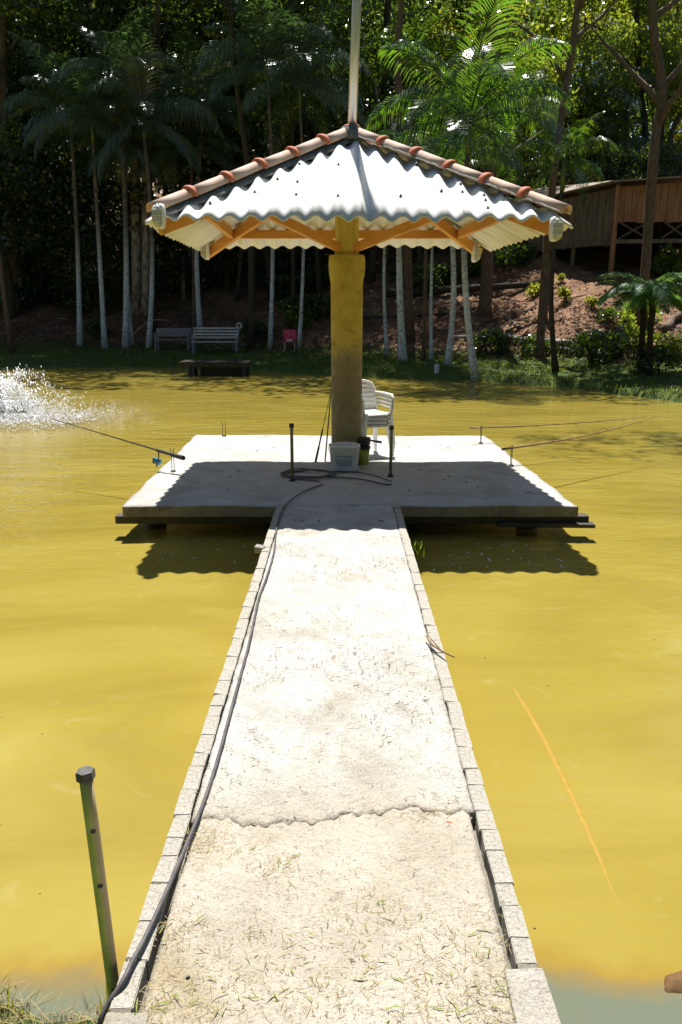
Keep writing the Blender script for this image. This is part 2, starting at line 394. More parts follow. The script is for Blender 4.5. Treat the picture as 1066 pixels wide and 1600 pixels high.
# ---------------------------------------------------------------- setting: ground, pond
xs = np.concatenate([[-400, -300, -200, -140, -100, -75], np.arange(-60, -22, 1.5), np.arange(-22, -3, .4), np.arange(-3, 3, .1), np.arange(3, 22, .4), np.arange(22, 60, 1.5), [60, 75, 100, 140, 200, 300, 400]])
ys = np.concatenate([[-400, -200, -80, -30, -8, -2, 0, .6, 1.1], np.arange(1.3, 2.3, .05), np.arange(2.4, 6, 1.), np.arange(6, 15, 1.), np.arange(15, 46, .3), np.arange(46, 95, 1.5), [96, 110, 140, 200, 280, 400]])
X, Y = np.meshgrid(xs, ys); Z = ground(X, Y)
V = np.stack([X, Y, Z], -1).reshape(-1, 3); nx = len(xs); I = np.arange(len(ys)-1)[:, None]*nx+np.arange(nx-1)[None]
F = np.stack([I, I+1, I+nx+1, I+nx], -1).reshape(-1, 4)
tag(link('ground', np_mesh('ground', V, F, M_ground, True)), kind='structure', label='red-brown soil bank and wooded slope around the pond')
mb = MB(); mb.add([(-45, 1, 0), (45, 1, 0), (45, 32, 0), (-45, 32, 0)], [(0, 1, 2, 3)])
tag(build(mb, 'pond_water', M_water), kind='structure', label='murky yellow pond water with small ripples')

# ---------------------------------------------------------------- walkway
walk = bpy.data.objects.new('walkway', None); col.objects.link(walk); tag(walk, 'narrow pale concrete walkway running out to the platform', kind='structure')
def rough_slab(x0, x1, y0f, y1f, z0, z1, m, name, parent, nx=40, ny=60, amp=.006, side=None):
    # slab with an uneven top, y0f / y1f give the ragged ends
    vs = []; fs = []
    for j in range(ny+1):
        for i in range(nx+1):
            x = x0+(x1-x0)*i/nx; a = y0f(x); b = y1f(x); y = a+(b-a)*j/ny
            e = 1 if 0 < i < nx and 0 < j < ny else 0
            z = z1+amp*(math.sin(x*19+y*7)+math.sin(y*13-x*5)+math.sin(x*41+y*37))*.5+rnd.uniform(-amp, amp)*.5-(.006 if not e else 0)
            vs.append((x, y, z))
    n = len(vs)
    for j in range(ny):
        for i in range(nx):
            k = j*(nx+1)+i; fs.append((k, k+1, k+nx+2, k+nx+1))
    edge = [i for i in range(nx+1)]+[j*(nx+1)+nx for j in range(1, ny+1)]+[ny*(nx+1)+i for i in range(nx-1, -1, -1)]+[j*(nx+1) for j in range(ny-1, 0, -1)]
    vs += [(vs[i][0], vs[i][1], z0) for i in edge]; L = len(edge)
    for q in range(L): fs.append((edge[(q+1) % L], edge[q], n+q, n+(q+1) % L))
    fs.append(tuple(n+q for q in range(L-1, -1, -1)))
    mb = MB(); mb.v = vs; mb.f = fs
    o = build(mb, name, m, parent, True)
    for p in o.data.polygons: p.use_smooth = p.index < nx*ny
    return o
WL, WR = -.55, .50
def crack(x): return 2.235+.02*math.sin(x*9)+.012*math.sin(x*31+1)+.03*math.sin(x*3.1)+.008*math.sin(x*83)+.005*math.sin(x*171+2)
o = rough_slab(WL+.062, WR-.058, crack, lambda x: 6.47, .15, .3015, M_slab, 'slab', walk, 90, 240, .005)
o['label'] = 'long whitish far slab with a ragged near edge'
o = rough_slab(WL+.075, WR-.075, lambda x: -1.2, lambda x: crack(x)+.05, .10, .294, M_slab2, 'slab', walk, 60, 200, .004)
o['label'] = 'tan near slab littered with straw'
mb = MB(); mb.box((-.025, 2.6, .16), (1.0, 7.7, .17))
o = build(mb, 'footing', M_side, walk)
# kerb blocks: each laid block one piece, four cut shapes shared
kmesh = []
for k in range(5):
    L = .085+.014*k; b = MB(); b.box((0, 0, 0), (.054, L, .13), j=.003); me = b.mesh('kerb_block', M_kerb)
    q = bmesh.new(); q.from_mesh(me); bmesh.ops.bevel(q, geom=q.edges[:], offset=.0028, segments=2, affect='EDGES'); q.to_mesh(me); q.free(); kmesh.append((L, me))
for sgn, x0 in ((-1, WL+.029), (1, WR-.029)):
    y = 1.63 if sgn > 0 else 1.50
    while y < 6.45:
        L, me = kmesh[rnd.randrange(5)]
        o = link('kerb_block', me, walk, (x0+rnd.uniform(-.002, .002), y+L/2, .2405+rnd.uniform(-.003, .002)))
        o.rotation_euler = (rnd.uniform(-.01, .01), rnd.uniform(-.02, .02), rnd.uniform(-.01, .01)); y += L+rnd.uniform(.0005, .003)
# two wide end blocks at the landward end
for (xa, xb, ya, yb) in ((.405, .51, 1.30, 1.62), (.405, .51, .9, 1.293), (-.555, -.45, 1.1, 1.49), (-.555, -.45, .8, 1.09)):
    mb = MB(); mb.box(((xa+xb)/2, (ya+yb)/2, .243), (xb-xa, yb-ya, .13), j=.005); build(mb, 'end_block', M_kerb, walk, bevel=.006)
# mortar bed under the kerb, seen in the joints
for x0 in (WL+.03, WR-.03):
    mb = MB(); mb.box((x0, 3.2, .2395), (.048, 6.5, .125)); build(mb, 'kerb_bed', M_side, walk)

# ---------------------------------------------------------------- platform
plat = empty('fishing_platform', (0, 8.4, .3), 'square pale concrete platform at the end of the walkway', 'platform')
PC = [(-1.88, 6.48), (2.02, 6.48), (1.93, 10.4), (-1.96, 10.5)]
def plat_grid():
    n = 70; vs = []; fs = []
    for j in range(n+1):
        for i in range(n+1):
            u = i/n; v = j/n
            x = (1-v)*((1-u)*PC[0][0]+u*PC[1][0])+v*((1-u)*PC[3][0]+u*PC[2][0])
            y = (1-v)*((1-u)*PC[0][1]+u*PC[1][1])+v*((1-u)*PC[3][1]+u*PC[2][1])
            if i in (0, n): x += .008*math.sin(y*9)+rnd.uniform(-.006, .006)
            if j in (0, n): y += .008*math.sin(x*11)+rnd.uniform(-.006, .006)
            e = (i in (0, n)) or (j in (0, n))
            vs.append((x, y, .3+.004*math.sin(x*5+y*3)+rnd.uniform(-.0015, .0015)-(.008 if e else 0)))
    for j in range(n):
        for i in range(n):
            k = j*(n+1)+i; fs.append((k, k+1, k+n+2, k+n+1))
    N = len(vs)
    edge = [i for i in range(n+1)]+[j*(n+1)+n for j in range(1, n+1)]+[n*(n+1)+i for i in range(n-1, -1, -1)]+[j*(n+1) for j in range(n-1, 0, -1)]
    vs += [(vs[i][0], vs[i][1], .20) for i in edge]; L = len(edge)
    for q in range(L): fs.append((edge[(q+1) % L], edge[q], N+q, N+(q+1) % L))
    fs.append(tuple(N+q for q in range(L-1, -1, -1)))
    mb = MB(); mb.v = [(x, y-8.4, z-.3) for x, y, z in vs]; mb.f = fs; return mb
sl_ = build(plat_grid(), 'slab', M_deck, plat, True)
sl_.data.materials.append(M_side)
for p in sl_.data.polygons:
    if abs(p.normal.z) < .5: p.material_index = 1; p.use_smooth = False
for a, b, wv in (((-1.95, 6.57), (2.14, 6.57), .12), ((-2.05, 10.2), (2.03, 10.15), .12), ((-2.0, 8.4), (2.05, 8.4), .12)):
    mb = MB(); mb.beam((a[0], a[1]-8.4, -.137), (b[0], b[1]-8.4, -.137), .12, .07); build(mb, 'bearer', M_darkwood, plat, bevel=.006)
for x in (-1.7, -.6, .6, 1.7):
    mb = MB(); mb.tube([(x, -1.5, -.9), (x, -1.5, -.215)], .1, 10); build(mb, 'pile', M_darkwood, plat, True)
mb = MB(); mb.beam((1.35, 6.49-8.4, -.165), (2.17, 6.47-8.4, -.17), .10, .03); build(mb, 'loose_board', M_darkwood, plat)

# ---------------------------------------------------------------- shelter: column, frame, roof
sh = empty('shelter', (.06, 8.4, .3), 'single-column shelter with a white corrugated hip roof on the platform', 'shelter')
SO = Vector((.06, 8.4, .3))
def S(v): return Vector(v)-SO
prof = [(.164, 0), (.164, .3), (.163, .935), (.157, .94), (.157, .948), (.163, .953), (.164, 1.2), (.166, 1.87), (.17, 1.92), (.182, 1.98), (.188, 2.05), (.185, 2.13), (.180, 2.165), (.10, 2.175)]
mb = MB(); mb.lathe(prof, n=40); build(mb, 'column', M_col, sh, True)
mb = MB(); mb.lathe([(.122, 2.16), (.122, 2.97)], n=8); build(mb, 'king_post', M_post, sh)
FL, FR, BL, BR = (Vector(v) for v in ((-1.51, 6.80, 2.675), (1.81, 6.80, 2.655), (-1.56, 9.5, 2.665), (1.62, 9.5, 2.665)))
AP = Vector((.10, 8.3, 3.55))
WAVE = .177; AMP = .024
def slope_face(a, b, name='roof_sheet', over=.05):
    """corrugated sheets from eave a-b up to the apex, each sheet a part"""
    e = (b-a); L = e.length; e.normalize()
    nrm = e.cross(AP-a).normalized()
    if nrm.z < 0: nrm = -nrm
    s = nrm.cross(e)
    if s.z < 0: s = -s
    ua = (AP-a).dot(e); va = (AP-a).dot(s)
    def vmax(u): return va*(u/ua if u < ua else (L-u)/(L-ua))
    nsh = int(math.ceil(L/(WAVE*5)))
    off = (L-nsh*5*WAVE)/2
    for q in range(nsh):
        u0 = max(0, off+q*5*WAVE-.03); u1 = min(L, off+(q+1)*5*WAVE+.03)
        nu = max(4, int((u1-u0)/(WAVE/12))); nv = 5; top = []; 
        mb = MB(); lift = .005*(q % 2); dropv = rnd.uniform(-.012, .012)
        for j in range(nv+1):
            for i in range(nu+1):
                u = u0+(u1-u0)*i/nu; vm = max(0, vmax(u)); v0 = -over+dropv
                v = v0+(vm-v0)*j/nv
                h = AMP*math.cos(2*math.pi*(u-off)/WAVE)+lift
                top.append(a+e*u+s*v+nrm*h)
        n = len(top); bot = [p-nrm*.006 for p in top]; W = nu+1; fs = []
        for j in range(nv):
            for i in range(nu):
                k = j*W+i; fs.append((k, k+1, k+W+1, k+W)); fs.append((n+k, n+k+W, n+k+W+1, n+k+1))
        for i in range(nu): fs.append((i, n+i, n+i+1, i+1)); k = nv*W+i; fs.append((k, k+1, n+k+1, n+k))
        for j in range(nv):
            k = j*W; fs.append((k, k+W, n+k+W, n+k)); k = j*W+nu; fs.append((k, n+k, n+k+W, k+W))
        mb.v = [tuple(S(p)) for p in top+bot]; mb.f = fs
        o = build(mb, name, M_sheet if abs(e.x) > .7 else M_sheet_side, sh)
        me = o.data
        for p in me.polygons: p.use_smooth = p.index < nu*nv*2
    return e, s, nrm, L, ua, va, off
faces = {}
for k, (a, b) in dict(front=(FL, FR), right=(FR, BR), back=(BR, BL), left=(BL, FL)).items():
    faces[k] = slope_face(a, b, over=.05 if k in ('front', 'back') else .13)
# bolts on the sheets
bme = MB().lathe([(.016, 0), (.016, .004), (.007, .006), (.007, .018)], n=8).mesh('bolt', M_black)
e, s, nrm, L, ua, va, off = faces['front']
for (px, py) in ((312, 312), (330, 322), (370, 288), (383, 305), (435, 285), (454, 261), (472, 289), (451, 309), (523, 262), (519, 311), (640, 262), (675, 303), (704, 293), (715, 305), (725, 292), (628, 311), (740, 310), (760, 318), (796, 311), (756, 330)):
    r = ray(px, py); o0 = Vector((0, 0, CAMZ)); t = (FL-o0).dot(nrm)/r.dot(nrm); p = o0+r*t
    u = (p-FL).dot(e); ur = off+round((u-off)/WAVE)*WAVE; p = p+e*(ur-u)+nrm*(AMP+.003)
    o = link('bolt', bme, sh, S(p)); o.rotation_euler = nrm.to_track_quat('Z', 'Y').to_euler()
# hips: mortar bed, clay tiles with rims
def tile_mesh():
    L = .47; n = 12; vs = []; fs = []
    prof = [(0, .078), (L*.5, .074), (L, .070)]
    rows = []
    for t_ in (0, .006):
        for y, r in prof:
            rows.append([((r-t_)*math.cos(math.pi*k/n), y, (r-t_)*math.sin(math.pi*k/n)*1.0) for k in range(n+1)])
    mb = MB(); mb.v = [p for r in rows for p in r]; W = n+1
    for j in (0, 1):
        for k in range(n):
            a = j*W+k; mb.f.append((a, a+W, a+W+1, a+1)); a += 3*W; mb.f.append((a, a+1, a+W+1, a+W))
    for k in range(n): mb.f.append((k, k+1, 3*W+k+1, 3*W+k))
    return mb
def rim_mesh():
    n = 14; mb = MB(); W = n+1; prof = [(-.012, .074), (-.012, .088), (.012, .094), (.036, .088), (.060, .078)]
    for y, r in prof: mb.v += [(r*math.cos(math.pi*k/n), y, r*math.sin(math.pi*k/n)) for k in range(n+1)]
    for j in range(len(prof)-1):
        for k in range(n): a = j*W+k; mb.f.append((a, a+W, a+W+1, a+1))
    return mb
TME = tile_mesh().mesh('ridge_tile', M_tile, True); RME = rim_mesh().mesh('rim', M_collar, True)
def hip(c, nrm1, nrm2, ntile=6):
    d = (AP-c); L = d.length; d.normalize()
    up = (nrm1+nrm2).normalized(); up = (up-d*up.dot(d)).normalized(); x = d.cross(up)
    # mortar: wedge whose top sits at the crest level on both slopes
    mb = MB()
    n = 40
    for i in range(n+1):
        p = c+d*(L*i/n)
        for q, (nn, sg) in enumerate(((nrm1, 1), (nrm2, -1))):
            side = nn.cross(d).normalized()
            if side.dot(x)*sg < 0: side = -side
            wdt = .105+rnd.uniform(-.018, .018)
            mb.v += [tuple(S(p+side*wdt+nn*(AMP*.35))), tuple(S(p+side*wdt*.92+nn*(AMP*.85)))]
        mb.v.append(tuple(S(p+up*.055)))
    for i in range(n):
        a = i*5; b = a+5
        mb.f += [(a, b, b+1, a+1), (a+1, b+1, b+4, a+4), (a+4, b+4, b+3, a+3), (a+3, b+3, b+2, a+2)]
    build(mb, 'mortar_bed', M_mortar, sh, True)
    M3 = Matrix((x, d, up)).transposed()
    st = (L+.03)/ntile
    for i in range(ntile):
        p = c-d*.03+d*(st*i)+up*(.028+.004*rnd.random())
        o = link('ridge_tile', TME, sh, S(p))
        rot = M3 @ Matrix.Rotation(R(1.2+rnd.uniform(-.6, .6)), 3, 'X') @ Matrix.Rotation(R(rnd.uniform(-1.5, 1.5)), 3, 'Z')
        o.rotation_euler = rot.to_euler(); o.scale = (1, st/.44, 1)
        link('rim', RME, o, (0, .43 if i < ntile-1 else .40, .0))
nf, nr, nb_, nl = faces['front'][2], faces['right'][2], faces['back'][2], faces['left'][2]
hip(FL, nf, nl); hip(FR, nf, nr); hip(BL, nb_, nl); hip(BR, nb_, nr)
mb = MB(); mb.lathe([(.15, -.03), (.14, .04), (.09, .10), (.05, .115)], S(AP), 12); build(mb, 'apex_mortar', M_mortar, sh, True)
# mast
ptop = at(560, -60, 8.3)
mb = MB(); mb.tube([S(AP+Vector((0, 0, -.1))), S(ptop), S(ptop+(ptop-AP)*.6)], .044, 16); build(mb, 'mast', M_galv, sh, True)
# timbers
dn = Vector((0, 0, -1))
for c in (FL, FR, BL, BR):
    mb = MB(); a = AP+dn*.16; b = c+(AP-c).normalized()*.02+dn*.115
    mb.beam(S(a), S(b), .06, .105); build(mb, 'hip_rafter', M_wood, sh, bevel=.004)
def lerp(a, b, t): return a+(b-a)*t
ctop = Vector((.06, 8.4, 2.53))
for c in (FL, FR):
    tgt = lerp(AP, c, .60 if c.y < 8 else .5)+dn*.17; st = ctop+(Vector((c.x, c.y, 0))-Vector((ctop.x, ctop.y, 0))).normalized()*.10
    mb = MB(); mb.beam(S(st), S(tgt), .05, .088); build(mb, 'brace', M_wood, sh, bevel=.004)
ring = [lerp(AP, c, .80)+dn*.095 for c in (FL, FR, BR, BL)]
for i in range(4):
    mb = MB(); mb.beam(S(ring[i]), S(ring[(i+1) % 4]), .05, .09); build(mb, 'purlin', M_wood, sh, bevel=.003)
mid = [(FL+BL)/2, (FR+BR)/2]

# bulkhead lamps under the four corners
def lamp(pos, face, label):
    L = empty('bulkhead_lamp', pos, label, 'lamp', 'bulkhead lamps under the roof corners')
    L.rotation_euler = (0, 0, face); L.scale = (.85,)*3
    mb = MB()                                             # body facing -Y, oval
    n = 20; rings = [(0, 1.0), (.012, 1.0), (.014, .9)]
    def oval(k, s_): a = 2*math.pi*k/n; return (.055*s_*math.copysign(abs(math.cos(a))**.7, math.cos(a)), .112*s_*math.copysign(abs(math.sin(a))**.8, math.sin(a)))
    def ov(rings):
        mb = MB()
        for y, s_ in rings:
            for k in range(n): x, z = oval(k, s_); mb.v.append((x, -y, z))
        m_ = len(rings)
        for j in range(m_-1):
            for k in range(n): mb.f.append((j*n+k, (j+1)*n+k, (j+1)*n+(k+1) % n, j*n+(k+1) % n))
        mb.f.append(tuple(range(n))); mb.f.append(tuple((m_-1)*n+k for k in range(n-1, -1, -1))); return mb
    build(ov([(-.02, 1.02), (.022, 1.02), (.026, .97)]), 'housing', M_white, L, True)
    build(ov([(.02, .90), (.05, .86), (.070, .70), (.078, .45)]), 'diffuser', M_lampglass, L, True)
    g = MB()
    for x in (-.022, .022): g.tube([(x*2, -.026, -.10), (x*1.5, -.066, -.075), (x, -.088, 0), (x*1.5, -.066, .075), (x*2, -.026, .10)], .0035, 5)
    for z in (-.055, 0, .055): g.tube([(-.053, -.026, z), (-.04, -.070, z), (0, -.090, z), (.04, -.070, z), (.053, -.026, z)], .0035, 5)
    g.tube([(0, -.026, -.11), (0, -.070, -.075), (0, -.092, 0), (0, -.070, .075), (0, -.026, .11)], .0035, 5)
    build(g, 'guard', M_lampwire, L, True)
lamp(at(251, 338, 6.70), R(-38), 'white caged lamp under the near left roof corner')
lamp(at(866, 358, 6.74), R(40), 'white caged lamp under the near right roof corner')
lamp(at(324, 392, 9.40), R(-70), 'white caged lamp under the far left roof corner')
lamp(at(741, 396, 9.40), R(62), 'white caged lamp under the far right roof corner')

# ---------------------------------------------------------------- things on the platform
# stacked chairs
def make_chair():
    r = empty('plastic_chair', (0, 0, 0), 'white plastic armchair', 'chair', 'white plastic chairs stacked behind the column')
    # faces -Y ; seat top at .43
    n = 10; mb = MB(); W = n+1
    for t_ in (0, -.006):
        for j in range(n+1):
            for i in range(n+1):
                x = -.21+.42*i/n; y = -.20+.40*j/n
                z = .43-.014*math.sin(math.pi*i/n)*math.sin(math.pi*j/n)+(.010*(j/n)**4)-(.03 if j == 0 else 0)-(.02 if i in (0, n) else 0)
                mb.v.append((x*(1-.08*j/n), y, z+t_))
    N = W*W
    for j in range(n):
        for i in range(n): k = j*W+i; mb.f.append((k, k+1, k+W+1, k+W)); k += N; mb.f.append((k, k+W, k+W+1, k+1))
    for i in range(n):
        mb.f.append((i+1, i, N+i, N+i+1)); k = n*W+i; mb.f.append((k, k+1, N+k+1, N+k)); k = i*W; mb.f.append((k, k+W, N+k+W, N+k)); k = i*W+n; mb.f.append((k+W, k, N+k, N+k+W))
    build(mb, 'seat', M_white, r, True)
    def yb(z): return .20+(z-.43)*.26
    for k in range(5):
        z = .51+.058*k; mb = MB()
        pts = [(-.20+.40*q/8, yb(z)-.035*(1-((q-4)/4)**2)*-1, z) for q in range(9)]
        for (a, b) in zip(pts[:-1], pts[1:]): mb.beam(a, b, .008, .040)
        build(mb, 'back_slat', M_white, r)
    mb = MB(); zt = .80
    pts = [(-.205, yb(.43), .43), (-.215, yb(.70), .70), (-.19, yb(.78)+.01, .775), (-.10, yb(zt)+.03, zt+.005), (0, yb(zt)+.036, zt+.012), (.10, yb(zt)+.03, zt+.005), (.19, yb(.78)+.01, .775), (.215, yb(.70), .70), (.205, yb(.43), .43)]
    mb.tube(pts, .019, 8); build(mb, 'back_frame', M_white, r, True)
    for sx in (-1, 1):
        mb = MB(); mb.tube([(sx*.222, yb(.66), .66), (sx*.245, .05, .655), (sx*.245, -.14, .645), (sx*.232, -.19, .60), (sx*.21, -.19, .43)], [.016, .020, .022, .018, .018], 8)
        build(mb, 'armrest', M_white, r, True)
        for y0, y1 in ((-.18, -.235), (.185, .27)):
            mb = MB(); mb.v = []
            for z, w_, t_ in ((.43, .075, .05), (.25, .055, .04), (0, .04, .03)):
                f = 1-z/.43; cx = sx*(.185+.045*f); cy = y0+(y1-y0)*f
                mb.v += [(cx-t_/2, cy-w_/2, z), (cx+t_/2, cy-w_/2, z), (cx+t_/2, cy+w_/2, z), (cx-t_/2, cy+w_/2, z)]
            for j in (0, 1):
                for k in range(4): a = j*4; mb.f.append((a+k, a+4+k, a+4+(k+1) % 4, a+(k+1) % 4))
            mb.f += [(0, 1, 2, 3), (11, 10, 9, 8)]
            build(mb, 'leg', M_white, r, bevel=.004)
    return r
ch0 = make_chair()
clab = ['lowest white plastic chair in the stack, its feet on the platform', 'second white plastic chair from the bottom of the stack', 'third white plastic chair from the bottom of the stack', 'topmost white plastic chair of the stack behind the column']
for k in range(4):
    c = ch0 if k == 0 else copy_tree(ch0)
    c.scale = (.86,)*3; c.location = (.325+.004*k, 8.92+.006*k, .305+.042*k); c.rotation_euler = (0, 0, R(24+1.5*k)); c['label'] = clab[k]
# bucket
bk = empty('bucket', (.035, 8.06, .303), 'white plastic bucket with faded blue print in front of the column', 'bucket')
mb = MB(); mb.lathe([(.135, 0), (.14, .01), (.158, .24), (.165, .245), (.165, .262), (.156, .266), (.150, .25), (.134, .02), (.02, .018)], n=32); build(mb, 'body', M_white, bk, True)
mb = MB()
for k in range(9):
    a0 = -math.pi/2-.62+k*.13; a1 = a0+.13
    for q, (za, zb) in enumerate(((.06, .13), (.150, .165))):
        ra = .1425+.0835*za/1.1; rb = .1425+.0835*zb/1.1
        mb.add([(ra*math.cos(a0), ra*math.sin(a0), za), (ra*math.cos(a1), ra*math.sin(a1), za), (rb*math.cos(a1), rb*math.sin(a1), zb), (rb*math.cos(a0), rb*math.sin(a0), zb)], [(0, 1, 2, 3)])
build(mb, 'print', M_label, bk)
mb = MB(); mb.tube([(.166*math.cos(a), .166*math.sin(a), .235-.11*math.sin(a-math.pi)) for a in [math.pi+math.pi*k/14 for k in range(15)]], .003, 6); build(mb, 'handle', M_galv, bk, True)
# coil of white line at the bucket foot
mb = MB(); mb.tube([((.16+.012*math.sin(k*1.7))*math.cos(k*.35), (.15+.010*math.cos(k*2.3))*math.sin(k*.35), .008+.004*math.sin(k)) for k in range(56)], .0035, 5)
o = build(mb, 'white_cord', M_dirtywhite, None, True, loc=(.03, 8.05, .303)); tag(o, 'loop of thin white cord lying round the foot of the bucket', 'cord')
# pot with pan
pt = empty('plastic_pot', (.235, 8.34, .303), 'yellow-green plastic pot with black rim beside the column', 'pot')
mb = MB(); mb.lathe([(.058, 0), (.062, .005), (.078, .19), (.074, .19), (.058, .01)], n=24); build(mb, 'body', M_greenpot, pt, True)
mb = MB(); mb.lathe([(.078, .17), (.084, .172), (.084, .195), (.076, .196)], n=24); build(mb, 'rim', M_black, pt, True)
pn = empty('saucepan', (.235, 8.34, .505), 'small black saucepan sitting in the yellow-green pot', 'pan')
mb = MB(); mb.lathe([(.07, 0), (.082, .015), (.086, .075), (.082, .09), (.03, .10)], n=24); build(mb, 'body', M_black, pn, True)
mb = MB(); mb.tube([(.08, -.01, .06), (.13, -.03, .055), (.20, -.05, .045)], [.008, .012, .014], 8); build(mb, 'handle', M_black, pn, True)
# two cap-topped posts
def capped_post(p, h, label, r=.016, lean=0):
    t = empty('rod_post', p, label, 'post', 'capped tube posts at the platform entrance')
    mb = MB(); mb.tube([(0, 0, 0), (lean*.5, 0, h*.5), (lean, 0, h)], r, 12); build(mb, 'tube', M_tubeg, t, True)
    mb = MB(); mb.lathe([(r*1.5, h-.02), (r*1.55, h), (r*1.4, h+.018), (r*.8, h+.02)], (lean, 0, 0), 6); build(mb, 'cap', M_black, t)
    mb = MB(); mb.lathe([(r*2.2, 0), (r*1.8, .012), (r*1.2, .03)], n=12); build(mb, 'base', M_black, t, True)
M_tubeg = simple('rusty_greenish_tube', (.16, .15, .05), (.34, .30, .14), 10, .45, .3, .002, 60, metal=.3, stretch=(1, 1, .5))
capped_post((-.475, 7.47, .303), .545, 'thin rusty post with black cap left of the walkway end')
capped_post((.495, 7.68, .303), .495, 'thin rusty post with black cap right of the walkway end', lean=.005)
# holder wires and rods
def holder(p, label, h=.2, dx=.012):
    t = empty('rod_holder', p, label, 'rod holder', 'thin wire rod holders along the platform edges')
    mb = MB(); mb.tube([(-dx, 0, 0), (-dx, 0, h), (-dx*1.6, 0, h+.03)], .004, 6); build(mb, 'prong', M_rod, t, True)
    mb = MB(); mb.tube([(dx, 0, 0), (dx, 0, h), (dx*1.6, 0, h+.03)], .004, 6); build(mb, 'prong', M_rod, t, True)
    mb = MB(); mb.lathe([(.03, 0), (.03, .006)], n=10); build(mb, 'foot', M_rod, t)
HL = Vector((-1.74, 7.95, .303)); H1 = Vector((1.76, 9.75, .303)); H2 = Vector((1.83, 8.27, .303))
holder(HL, 'wire rod holder at the left platform edge under the rod with the blue reel', .21)
holder(H1, 'wire rod holder at the far right platform corner', .19, .006)
holder(H2, 'wire rod holder at the right platform edge beside the roof shadow', .19, .006)
holder((-1.56, 10.35, .303), 'empty wire rod holder at the far left corner of the platform', .16, .02)
def rod(butt, tip, label, m, r0, r1, grip=.35, reel=False, name='fishing_rod', sag=.0, grp='fishing rods on the platform'):
    butt = Vector(butt); tip = Vector(tip); t = empty(name, butt, label, 'fishing rod', grp)
    d = tip-butt; n = 14; P = [d*(k/n)-Vector((0, 0, sag*math.sin(math.pi*k/n))) for k in range(n+1)]
    mb = MB(); mb.tube(P, [r0+(r1-r0)*k/n for k in range(n+1)], 8); build(mb, 'blank', m, t, True)
    if grip:
        u = d.normalized(); mb = MB(); mb.tube([u*0, u*.02, u*grip*.45, u*grip*.5, u*grip], [r0*1.9, r0*2.2, r0*2.0, r0*1.4, r0*1.6], 10); build(mb, 'grip', M_cork, t, True)
    for k in (5, 8, 10, 12):
        c = P[k]; mb = MB(); mb.tube([c+Vector((.011*math.cos(a), 0, -.014+.011*math.sin(a))) for a in [i*math.pi/4 for i in range(9)]], .0016, 5); build(mb, 'guide', M_rod, t)
    if reel:
        u = d.normalized(); c = u*.36+Vector((0, 0, -.02)); 
        mb = MB(); mb.tube([c, c+Vector((0, 0, -.06))], .006, 8); st = build(mb, 'reel_stem', M_rod, t, True)
        c2 = c+Vector((-.02, 0, -.095)); mb = MB()
        mb.tube([c2-u*.045, c2-u*.03, c2-u*.01, c2+u*.01, c2+u*.035, c2+u*.045], [.02, .034, .036, .026, .036, .02], 16); rl = build(mb, 'reel', M_blue, t, True)
        mb = MB(); mb.tube([c2+Vector((.0, -.02, 0)), c2+Vector((.01, -.075, -.01)), c2+Vector((.01, -.08, -.045))], .006, 6); build(mb, 'crank', M_black, rl, True)
        mb = MB(); mb.tube([c2+u*.05+Vector((0, .04*math.cos(a), .04*math.sin(a))) for a in [i*math.pi/6 for i in range(8)]], .003, 5); build(mb, 'bail', M_galv, rl, True)
butt = at(288, 716, 7.80); hp = HL+Vector((0, 0, .225)); tip = hp+(hp-butt).normalized()*2.2
rod(butt, at(77, 653, 8.9), 'black fishing rod with blue reel pointing left over the water', M_rod, .011, .003, .38, True)
rod(at(735, 669, 9.7), at(1010, 652, 11.0), 'long brown pole rod on the far right holder, lying almost level', M_bamboo, .011, .003, 0, sag=.02)
rod(at(785, 702, 8.20), at(1030, 650, 10.2), 'long brown pole rod on the near right holder, crossing the other one', M_bamboo, .013, .003, .0, sag=.05)
rod(at(493, 723, 8.5)+Vector((0, 0, 0)), at(520, 598, 8.75), 'slim green rod leaning on the left side of the column', M_greenline, .006, .003, .38, grp='rods leaning on the column')
rod(at(508, 722, 8.55), at(522, 560, 8.6), 'dark red-brown rod leaning on the left side of the column', M_bamboo, .009, .005, .0, grp='rods leaning on the column')
# cables
cab = [(195, 1530), (205, 1505), (225, 1470), (262, 1390), (285, 1335), (300, 1300), (318, 1255), (332, 1215), (345, 1170), (357, 1125), (372, 1070), (386, 1020), (396, 975), (404, 935), (412, 915), (424, 880), (430, 855), (431, 830), (437, 808), (447, 788), (462, 775), (482, 764), (505, 757)]
def smooth(pts, it=2):
    for _ in range(it):
        q = [pts[0]]
        for a, b in zip(pts[:-1], pts[1:]): q += [a*.75+b*.25, a*.25+b*.75]
        pts = q+[pts[-1]]
    return pts
P = [Vector((-.60, 1.40, .12)), Vector((-.575, 1.50, .28))]+[onz(x, y, .325 if 1380 < y or y > 1700 else .317) for x, y in cab]
mb = MB(); mb.tube(smooth(P), .0062, 8)
tag(build(mb, 'power_cable', M_cable, None, True), 'long grey cable lying along the left side of the walkway', 'cable')
mb = MB(); c = onz(483, 742, .312); pts = []
for k in range(40):
    a = k*.42; rr = .21+.03*math.sin(k*.9)+.0015*k; pts.append(c+Vector((rr*math.cos(a)*1.0, rr*math.sin(a)*.9, .003*(k % 5)+.004)))
pts += [onz(x, y, .316) for x, y in ((540, 746), (575, 750), (600, 757), (612, 757))]
mb.tube(smooth(pts, 1), .0075, 7)
tag(build(mb, 'coiled_cable', M_cable, None, True), 'black cable coiled on the platform behind the left capped post', 'cable')
mb = MB(); mb.tube(smooth([onz(x, y, .314) for x, y in ((612, 752), (585, 742), (545, 736), (500, 737), (470, 730), (440, 737), (452, 748), (500, 752))]), .006, 7)
tag(build(mb, 'thin_cable', M_cable, None, True), 'thin black cable running past the bucket to the right capped post', 'cable')
